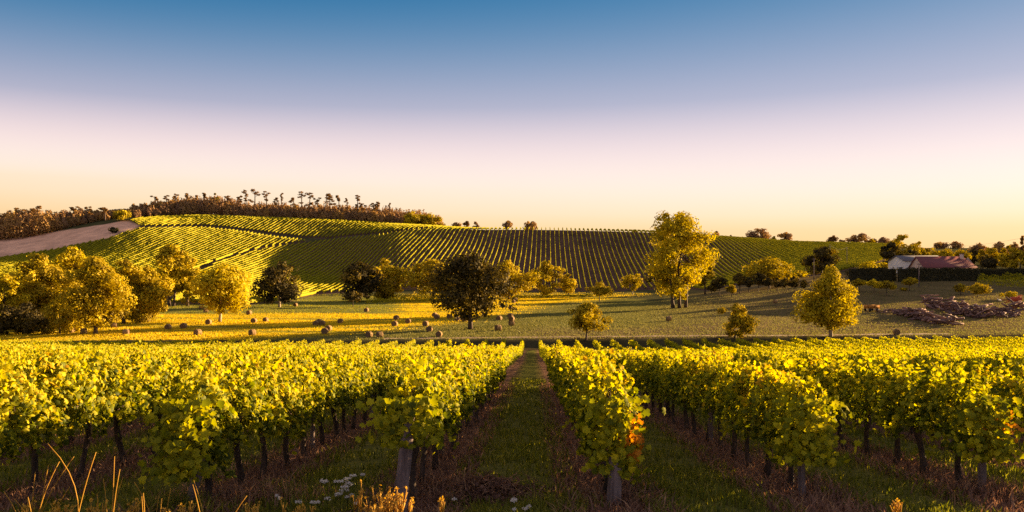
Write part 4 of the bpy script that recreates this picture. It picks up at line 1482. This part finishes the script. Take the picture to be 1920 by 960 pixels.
def canopy_mesh(seed, n_leaf=1300, zb=0.92, zt=1.55, droop=0.12, orange=0.0, end=False):
    g = np.random.default_rng(seed)
    y = g.uniform(-0.62, 0.62, n_leaf)
    ph = g.random(4) * 6
    top = zt + 0.10 * np.sin(6 * y + ph[0]) + 0.07 * np.sin(13 * y + ph[1])
    bot = zb + droop * np.sin(5 * y + ph[2]) + 0.08 * np.sin(11 * y + ph[3])
    q = g.beta(1.25, 1.0, n_leaf)
    z = bot + (top - bot) * q
    side = np.where(g.random(n_leaf) < 0.5, -1.0, 1.0)
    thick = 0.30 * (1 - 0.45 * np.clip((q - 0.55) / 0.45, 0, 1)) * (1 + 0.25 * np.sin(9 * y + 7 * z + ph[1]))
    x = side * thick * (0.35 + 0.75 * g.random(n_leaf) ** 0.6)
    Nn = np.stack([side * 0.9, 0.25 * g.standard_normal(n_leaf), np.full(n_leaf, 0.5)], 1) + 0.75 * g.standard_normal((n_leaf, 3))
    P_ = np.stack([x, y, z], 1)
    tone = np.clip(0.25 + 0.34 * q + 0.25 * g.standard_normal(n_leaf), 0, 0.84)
    S = 0.05 + 0.05 * g.random(n_leaf)
    # upright and hanging shoots
    for k in range(13):
        y0 = g.uniform(-0.6, 0.6)
        up = g.random() < 0.75
        ln = g.uniform(0.16, 0.42) if up else g.uniform(0.15, 0.4)
        m_ = int(ln / 0.045)
        t = np.linspace(0, 1, m_)
        dx, dy = g.normal(0, 0.3), g.normal(0, 0.3)
        if up:
            pts = np.stack([g.normal(0, 0.12) + dx * ln * t, y0 + dy * ln * t, zt - 0.08 + ln * t], 1)
        else:
            s0 = g.choice([-1, 1]) * 0.3
            pts = np.stack([s0 + 0.05 * t, y0 + dy * ln * t, zb + 0.08 - ln * t], 1)
        pts += g.normal(0, 0.035, pts.shape)
        P_ = np.concatenate([P_, pts])
        Nn = np.concatenate([Nn, g.standard_normal((m_, 3)) + np.array([0, 0, 0.5])])
        tone = np.concatenate([tone, np.clip((0.72 if up else 0.5) + 0.12 * g.standard_normal(m_), 0, 0.86)])
        S = np.concatenate([S, 0.05 + 0.045 * g.random(m_)])
    if end:
        m_ = 380
        z = zb - 0.1 + (zt - zb) * g.random(m_)
        P2 = np.stack([g.normal(0, 0.2, m_), -0.62 - 0.26 * g.random(m_), z], 1)
        P_ = np.concatenate([P_, P2])
        Nn = np.concatenate([Nn, np.array([0, -1, 0.4]) + 0.5 * g.standard_normal((m_, 3))])
        tone = np.concatenate([tone, np.clip(0.5 + 0.15 * g.standard_normal(m_), 0, 0.84)])
        S = np.concatenate([S, 0.06 + 0.055 * g.random(m_)])
    if orange > 0:
        c = np.array([0.28, -0.55, zb + 0.35])
        k = np.linalg.norm((P_ - c) * np.array([1, 1, 0.9]), axis=1) < 0.30
        tone[k & (g.random(len(P_)) < orange)] = 0.93 + 0.05 * g.random()
    v, f, t = leaf_cloud(P_, Nn, S, tone, VINE_LEAF, g)
    return make_mesh('canopy', v, [f], t)


def vine_trunk(seed, zb=0.95):
    g = np.random.default_rng(seed + 500)
    mb = MB()
    q = np.linspace(0, 1, 7)
    P_ = np.stack([0.07 * np.sin(q * 4 + g.random() * 6) * q, 0.12 * np.sin(q * 3 + g.random() * 6) * (1 - q * 0.3) + g.normal() * 0.03, -0.12 + (zb + 0.15) * q], 1)
    r = 0.036 + 0.016 * g.random()
    mb.tube(P_, r * np.array([1.5, 1.15, 1.0, 0.95, 1.0, 1.1, 0.9]), 8, wob=0.12)
    top = P_[-1]
    for s in (-1, 1):
        mb.tube(np.array([top + (0, 0, -0.05), top + (0.02, s * 0.22, 0.07), top + (0.0, s * 0.5, 0.10)]), r * np.array([0.8, 0.6, 0.4]), 6, wob=0.1)
    for k in range(7):      # canes
        y0 = g.uniform(-0.5, 0.5)
        mb.tube(np.array([(0, y0, zb), (g.normal() * 0.06, y0 + g.normal() * 0.08, zb + 0.35), (g.normal() * 0.1, y0 + g.normal() * 0.12, 1.5)]), np.array([0.008, 0.006, 0.004]), 4, cap=False)
    return mb.mesh('trunk', smooth=True)


NV = 14
PROTO = []
for s in range(NV):
    o = empty('grapevine', (0, 0, 0))
    o['category'] = 'grapevine'
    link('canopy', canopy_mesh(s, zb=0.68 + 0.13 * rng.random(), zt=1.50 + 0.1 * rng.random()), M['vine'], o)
    link('trunk', vine_trunk(s), M['vinebark'], o)
    PROTO.append(o)
PROTO_USED = [False] * NV


def end_vine(i, label, **kw):
    d = row_start(i) + 0.62
    x = row_x(i, d)
    o = empty('grapevine', (x, d, tz(x, d)))
    link('canopy', canopy_mesh(900 + i, end=True, **kw), M['vine'], o)
    link('trunk', vine_trunk(900 + i, 0.8), M['vinebark'], o)
    tag(o, label, 'grapevine', 'vines at the near ends of the rows')


end_vine(-1, 'end vine over the thick leaning post left of the grass alley', n_leaf=1300, zb=1.0, zt=1.58, droop=0.06)
end_vine(1, 'end vine with orange leaves hanging low, right of the grass alley', n_leaf=1700, zb=0.55, zt=1.55, orange=0.8, droop=0.2)
end_vine(2, 'end vine above the straight post of the second right row', n_leaf=1500, zb=0.68, zt=1.55)
end_vine(3, 'end vine above the leaning post of the third right row, some orange leaves', n_leaf=1500, zb=0.68, zt=1.55, orange=0.6)
end_vine(-2, 'end vine of the second left row, leaves hanging almost to the ground', n_leaf=1800, zb=0.60, zt=1.55, droop=0.2)

cand = []
for i in list(range(-36, 0)) + list(range(1, 36)):
    d0 = row_start(i)
    k0 = 1 if i in (-2, -1, 1, 2, 3) else 0
    ds = np.arange(d0 + 0.62 + k0 * 1.12, 117.0, 1.12)
    for d in ds:
        x = row_x(i, d)
        if abs(x / d) < 0.74 + 3.0 / d:
            cand.append((d if abs(x / d) < 0.64 + 1.1 / d else 500 + d, i, x, d))
cand.sort()
N_IND = 300 - 5
names = ['first', 'second', 'third', 'fourth', 'fifth', 'sixth', 'seventh', 'eighth', 'ninth', 'tenth', 'eleventh', 'twelfth']
g = np.random.default_rng(123)
row_ind = {}
for _, i, x, d in cand[:N_IND]:
    k = int(g.integers(NV))
    lab = 'leafy grapevine in the %s vine row %s of the grass alley' % (names[abs(i) - 1], 'left' if i < 0 else 'right')
    z = tz(x, d)
    xx = x + g.normal(0, 0.05)
    rz = (0 if g.random() < 0.5 else math.pi) + g.normal(0, 0.06)
    s = (1 + 0.15 * g.normal() * 0.6, 1.0, 1 + 0.05 * g.normal())
    gp = 'grapevines near the camera'
    if not PROTO_USED[k]:
        PROTO_USED[k] = True
        o = PROTO[k]
        o.location = (xx, d, z)
        o.rotation_euler = (0, 0, rz)
        o.scale = s
        o['label'] = lab
        o['group'] = gp
    else:
        dup(PROTO[k], (xx, d, z), rz, s, lab, gp)
    row_ind[i] = row_ind.get(i, 0) + 1
print('individual vines to', cand[N_IND - 1][0], 'm; rest', len(cand) - N_IND)

# all vines farther down the rows, one mass
rest = np.array([(d, i, x) for _, i, x, d in cand[N_IND:]])
n_leafs = np.where(rest[:, 0] < 45, 210, np.where(rest[:, 0] < 75, 130, 90))
ix = np.repeat(np.arange(len(rest)), n_leafs)
n = len(ix)
dd = rest[ix, 0]
y = dd + g.uniform(-0.58, 0.58, n)
x = rest[ix, 2] + 0.0
q = g.beta(1.3, 1.0, n)
vary = g.normal(0, 0.07, len(rest))[ix]
zt_ = 1.58 + vary + 0.08 * np.sin(7 * y + rest[ix, 1])
z = 0.8 + (zt_ - 0.8) * q + np.where(g.random(n) < 0.05, 0.25 * g.random(n), 0)
side = np.where(g.random(n) < 0.5, -1.0, 1.0)
thick = 0.27 * (1 - 0.45 * np.clip((q - 0.55) / 0.45, 0, 1))
xx = x + side * thick * (0.3 + 0.8 * g.random(n))
P_ = np.stack([xx, y, terrain(xx, y) + z], 1)
Nn = np.stack([side * 0.9, 0.25 * g.standard_normal(n), np.full(n, 0.55)], 1) + 0.5 * g.standard_normal((n, 3))
size = np.where(dd < 45, 0.155, np.where(dd < 75, 0.20, 0.25)) * (0.7 + 0.6 * g.random(n))
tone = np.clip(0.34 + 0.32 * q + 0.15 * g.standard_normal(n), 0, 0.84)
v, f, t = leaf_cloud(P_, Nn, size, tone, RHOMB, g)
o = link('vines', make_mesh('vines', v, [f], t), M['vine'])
tag(o, 'the many farther vines running down the rows to the meadow', 'vines', kind='stuff')

# vineyard posts
def post(label, x, d, h, r, lean=(0, 0), grp='wooden vineyard posts', sides=9):
    z = tz(x, d)
    mb = MB()
    q = np.linspace(0, 1, 6)
    P_ = np.stack([lean[0] * q, lean[1] * q, -0.2 + (h + 0.2) * q], 1)
    mb.tube(P_, r * np.array([1.12, 1.05, 1.0, 0.98, 0.95, 0.9]), sides, wob=0.04)
    o = mb.build('vineyard_post', M['post'], None, (x, d, z))
    tag(o, label, 'post', grp)


post('thick weathered post leaning at the near end of the row left of the alley', row_x(-1, 9.7) - 0.05, 9.72, 1.3, 0.09, (0.12, 0.2))
post('gnarled split post under the orange leaved end vine right of the alley', row_x(1, 10.0), 10.2, 0.62, 0.095, (0.02, 0.05))
post('straight round post at the near end of the second row right of the alley', row_x(2, 10.5), 10.85, 0.95, 0.05, (0.0, 0.1))
post('slightly leaning post at the near end of the third row right of the alley', row_x(3, 11.0), 11.2, 0.95, 0.055, (0.05, 0.1))
post('leaning post at the near end of the second row left of the alley', row_x(-2, 9.7), 9.7, 1.2, 0.06, (0.2, 0.35))
for i in range(-7, 8):
    if i == 0:
        continue
    for k in range(1, 4):
        d = row_start(i) + 0.06 + 5.6 * k * 1.0
        x = row_x(i, d)
        if abs(x / d) < 0.64:
            post('%s post back along the %s vine row %s of the alley' % (ordn[k - 1], names[abs(i) - 1], 'left' if i < 0 else 'right'), x, d, 1.5, 0.042, (g.normal() * 0.04, g.normal() * 0.05))

# ------------------------------------------------------------------ foreground grass and weeds
g = np.random.default_rng(61)
def near_pts(n, d0, d1, power=1.6):
    d = d0 + (d1 - d0) * g.random(n) ** power
    u = g.uniform(-0.68, 0.68, n)
    return u * d, d


def row_phase(x, d):
    ph = ((x - RV * d - X1) / SPV + 300) % 1.0
    return np.abs(ph - 0.5) * 2              # 1 under the row, 0 mid alley


x, d = near_pts(150000, 7.5, 46, 1.5)
ph = row_phase(x, d)
clump = np.sin(x * 2.3 + 2 * np.sin(d * 1.1)) * np.sin(d * 1.9 + x) 
k = (ph < 0.72) & (g.random(len(x)) < 0.62 + 0.38 * clump)
xg, dg = x[k], d[k]
hg = (0.05 + 0.10 * g.random(len(xg))) * (1 + 0.4 * clump[k])
blades('grass', 'dark green grass growing in the alleys between the vine rows', xg, dg, hg, 0.006 + 0.006 * g.random(len(xg)) + 0.0004 * dg, 'grassblade', np.clip(0.45 + 0.25 * g.standard_normal(len(xg)), 0, 1), 0.4, 4)
x, d = near_pts(110000, 7.5, 40, 1.6)
ph = row_phase(x, d)
k = (ph > 0.45) & (g.random(len(x)) < 0.8)
xg, dg = x[k], d[k]
blades('dry_grass', 'brown dry grass matted under the vine rows', xg, dg, 0.05 + 0.17 * g.random(len(xg)) ** 1.5, 0.005 + 0.006 * g.random(len(xg)) + 0.0004 * dg, 'dryleaf', np.clip(0.42 + 0.25 * g.standard_normal(len(xg)), 0, 1), 0.7, 5)


def at_px(px, d):
    x = (px - 960) / F * d
    return np.array([x, d, tz(x, d)])


# tall dry stalks, lower left: base column, top column, top row, curl
stalks = [(30, 4, 923, -.1), (44, 24, 937, -.1), (50, 49, 933, 0), (57, 49, 934, -.05), (60, 63, 886, 0.02), (78, 88, 874, 0.03), (77, 108, 867, 0.12), (118, 86, 833, -0.35), (88, 136, 857, 0.1), (105, 128, 914, 0.1),
          (147, 177, 849, 0.06), (183, 179, 927, -0.02), (197, 191, 899, -0.03), (209, 212, 857, 0), (212, 222, 881, 0.04), (214, 228, 896, 0.05), (277, 249, 905, -0.08), (267, 266, 926, -0.03), (270, 263, 932, 0), (311, 318, 917, 0.02),
          (380, 361, 902, -0.04), (378, 359, 910, -0.04), (432, 461, 931, 0.1), (293, 296, 930, 0.02), (300, 301, 936, 0.02)]
for i, (b, tpx, tpy, curl) in enumerate(stalks):
    d = 8.2 + 0.5 * math.sin(i * 1.7)
    dx = (b - tpx) * 0.9
    base = at_px(b + dx * 0.55, d)
    top = np.array([(tpx - 960) / F * d, d + 0.03, (HZ - tpy) / F * d])
    q = np.linspace(0, 1, 9)[:, None]
    P_ = base * (1 - q) + top * q
    P_[:, 0] += (-curl * 0.55 * (4 * q * (1 - q)))[:, 0] * (1 if abs(curl) < 0.3 else 0.5)
    if abs(curl) > 0.3:
        P_[:, 0] += (0.16 * (q ** 1.2 - q ** 3.2) * 1.6)[:, 0]
    mb = MB()
    mb.tube(P_ - base, np.linspace(0.0062, 0.0036, 9), 5, tone=0.3 + 0.6 * rng.random())
    o = mb.build('grass_stalk', M['stalk'], None, base)
    tag(o, 'tall dry golden stalk standing in front of the left vines', 'grass stalk', 'tall dry golden stalks in the lower left')


def weed(label, px, d, top_py, n, wpx, seed, grp):
    g = np.random.default_rng(seed)
    base = at_px(px, d)
    mb = MB()
    Hm = (HZ - top_py) / F * d - base[2]
    for k in range(n):
        bx = g.normal(0, wpx * 0.33) * d / F
        H = Hm * (0.6 + 0.4 * g.random())
        t = np.linspace(0, 1, 5)
        P_ = np.stack([bx * (0.7 + 0.4 * t) + 0.03 * g.normal() * t, 0.1 * g.normal() + 0 * t, H * t], 1)
        mb.tube(P_, np.linspace(0.006, 0.004, 5), 4, tone=0.2 + 0.7 * g.random())
        for s in range(3):
            a = P_[3] * (0.9 + 0.1 * s / 3)
            e = a + np.array([g.normal() * 0.03, g.normal() * 0.03, 0.07 + 0.05 * g.random()])
            mb.tube(np.array([a, e]), np.array([0.005, 0.006]), 4, tone=0.6)
        m_ = 5
        v, f, tt = leaf_cloud(P_[-1] + 0.012 * g.standard_normal((m_, 3)), g.standard_normal((m_, 3)), 0.03, 0.8, RHOMB, g)
        mb.add(v, [f], tt)
    o = mb.build('dry_weed', M['stalk'], None, base)
    tag(o, label, 'weed', grp)


wg = 'dry golden weeds at the lower edge'
weed('golden dry weed, the tall branched one left of the thick leaning post', 678, 8.6, 893, 5, 16, 1, wg)
weed('dense golden dry weed just left of the thick leaning post', 722, 8.5, 908, 20, 34, 2, wg)
weed('golden dry weed at the very foot of the thick leaning post', 750, 8.5, 916, 14, 30, 3, wg)
weed('short golden weed right of the white flowers', 700, 8.3, 934, 12, 40, 4, wg)
weed('short golden weed among the tall stalks', 108, 8.3, 938, 12, 26, 5, wg)
weed('small golden sprigs before the third right row', 1684, 8.8, 936, 6, 18, 6, wg)
weed('thin golden weed beside the pale flowers of the alley', 834, 8.6, 926, 4, 30, 7, wg)
weed('low golden sprigs at the far left of the lower edge', 40, 8.3, 944, 9, 40, 11, wg)
weed('low golden sprigs between the two groups of tall stalks', 160, 8.2, 940, 10, 40, 12, wg)
weed('low golden sprigs under the right group of tall stalks', 232, 8.3, 936, 12, 36, 13, wg)
weed('low golden sprigs right of the tall stalks', 330, 8.3, 942, 9, 50, 14, wg)
weed('sparse golden sprigs below the soft green tuft', 470, 8.3, 944, 7, 60, 15, wg)
weed('few brown sprigs left of the white flowers', 560, 8.5, 930, 7, 40, 8, wg)

# wild carrot flowers
def carrot(px, py, d, s, seed):
    g = np.random.default_rng(seed)
    base = at_px(px, d)
    H = (HZ - py) / F * d - base[2]
    o = empty('wild_carrot', base)
    mb = MB()
    mb.tube(np.array([(0, 0, -0.03), (0.02 * g.normal(), 0.02, H * 0.6), (0.0, 0, H - 0.02)]), np.array([0.004, 0.0035, 0.003]), 4, tone=0.3)
    for k in range(8):
        a = k * 0.785
        mb.tube(np.array([(0, 0, H - 0.05), (0.7 * s * math.cos(a), 0.7 * s * math.sin(a), H)]), 0.002, 3, cap=False, tone=0.4)
    mb.build('stem', M['grassblade'], o)
    n = 46
    r = s * np.sqrt(g.random(n))
    a = g.random(n) * 6.28
    v, f, t = leaf_cloud(np.stack([r * np.cos(a), r * np.sin(a), H + 0.012 + 0.006 * g.standard_normal(n) + 0.015 * (1 - r / s)], 1), np.array([0, -0.2, 1]) + 0.35 * g.standard_normal((n, 3)), 0.021, g.random(n), RHOMB, g)
    link('flower_head', make_mesh('flower_head', v, [f], t), M['flower'], o)
    tag(o, 'white flat topped wild carrot flower left of the thick leaning post' if px < 800 else 'white wild carrot flower low in the grass alley', 'wildflower',
        'wild carrots left of the leaning post' if px < 800 else 'wild carrots in the alley')


for i, (px, py, s) in enumerate([(662, 894, .045), (651, 899, .05), (638, 905, .035), (655, 910, .055), (652, 906, .03), (646, 915, .05), (645, 921, .055), (637, 927, .045), (633, 930, .04), (614, 937, .035), (651, 934, .03), (610, 905, .03),
                                 (603, 904, .02), (561, 943, .045), (587, 944, .035), (596, 944, .025), (660, 930, .025), (669, 946, .03), (629, 905, .02), (680, 892, .025), (519, 932, .02), (524, 936, .02),
                                 (964, 938, .035), (963, 941, .035), (985, 956, .035), (992, 951, .03), (964, 957, .025), (852, 938, .028)]):
    carrot(px, py, 9.3 + 0.4 * math.sin(i * 2.1), s, i)

# brown heap of cuttings beside the left row end
p = at_px(905, 11.0)
g = np.random.default_rng(15)
mb = MB()
n = 1300
x, y = g.normal(0, 0.42, n), g.normal(0, 0.35, n)
z = (0.24 * np.exp(-(x / 0.5) ** 2 - (y / 0.4) ** 2) + 0.03) * g.random(n)
for k in range(n // 3):
    a = g.random() * 3.14
    l = 0.05 + 0.16 * g.random()
    c = np.array([x[k], y[k], z[k]])
    e = np.array([math.cos(a) * l, math.sin(a) * l * 0.7, g.normal() * 0.06])
    mb.tube(np.array([c - e, c + e * 0.2 + (0, 0, 0.02), c + e]), 0.004 + 0.003 * g.random(), 3, cap=False, tone=g.random())
v, f, t = leaf_cloud(np.stack([x, y, z], 1), g.standard_normal((n, 3)) + (0, 0, 0.5), 0.07, 0.6 * g.random(n), RHOMB, g)
mb.add(v, [f], t)
o = mb.build('cuttings_heap', M['dryleaf'], None, p)
tag(o, 'dark heap of dry cuttings beside the row end left of the alley', 'heap of cuttings')
# tuft of longer grass between the left rows
for px, d, n, h, w, mt, lb in [(320, 9.6, 420, 0.34, 0.25, 'grassblade', 'soft green grass tuft in front of the second left row'), (500, 10.6, 420, 0.28, 0.45, 'dryleaf', 'brown dry grass tuft between the left rows'),
                               (1860, 11.2, 300, 0.3, 0.3, 'dryleaf', 'brown dry tuft beside the post of the third right row'), (1035, 10.2, 260, 0.2, 0.3, 'grassblade', 'grass tuft left of the gnarled post in the alley'),
                               (840, 11.6, 300, 0.22, 0.35, 'dryleaf', 'reddish dry grass tuft right of the thick leaning post')]:
    b = at_px(px, d)
    g = np.random.default_rng(int(px))
    x, y = b[0] + g.normal(0, w, n), b[1] + g.normal(0, w * 0.6, n)
    hh = h * (0.5 + 0.6 * g.random(n))
    o = blades('grass_tuft', lb, x, y, hh, 0.006 + 0.003 * g.random(n), mt, np.clip(0.5 + 0.25 * g.standard_normal(n), 0, 1), 0.5, int(px), 'grass tuft')
    o['kind'] = 'thing'
print('verts', sum(len(me.vertices) for me in bpy.data.meshes))
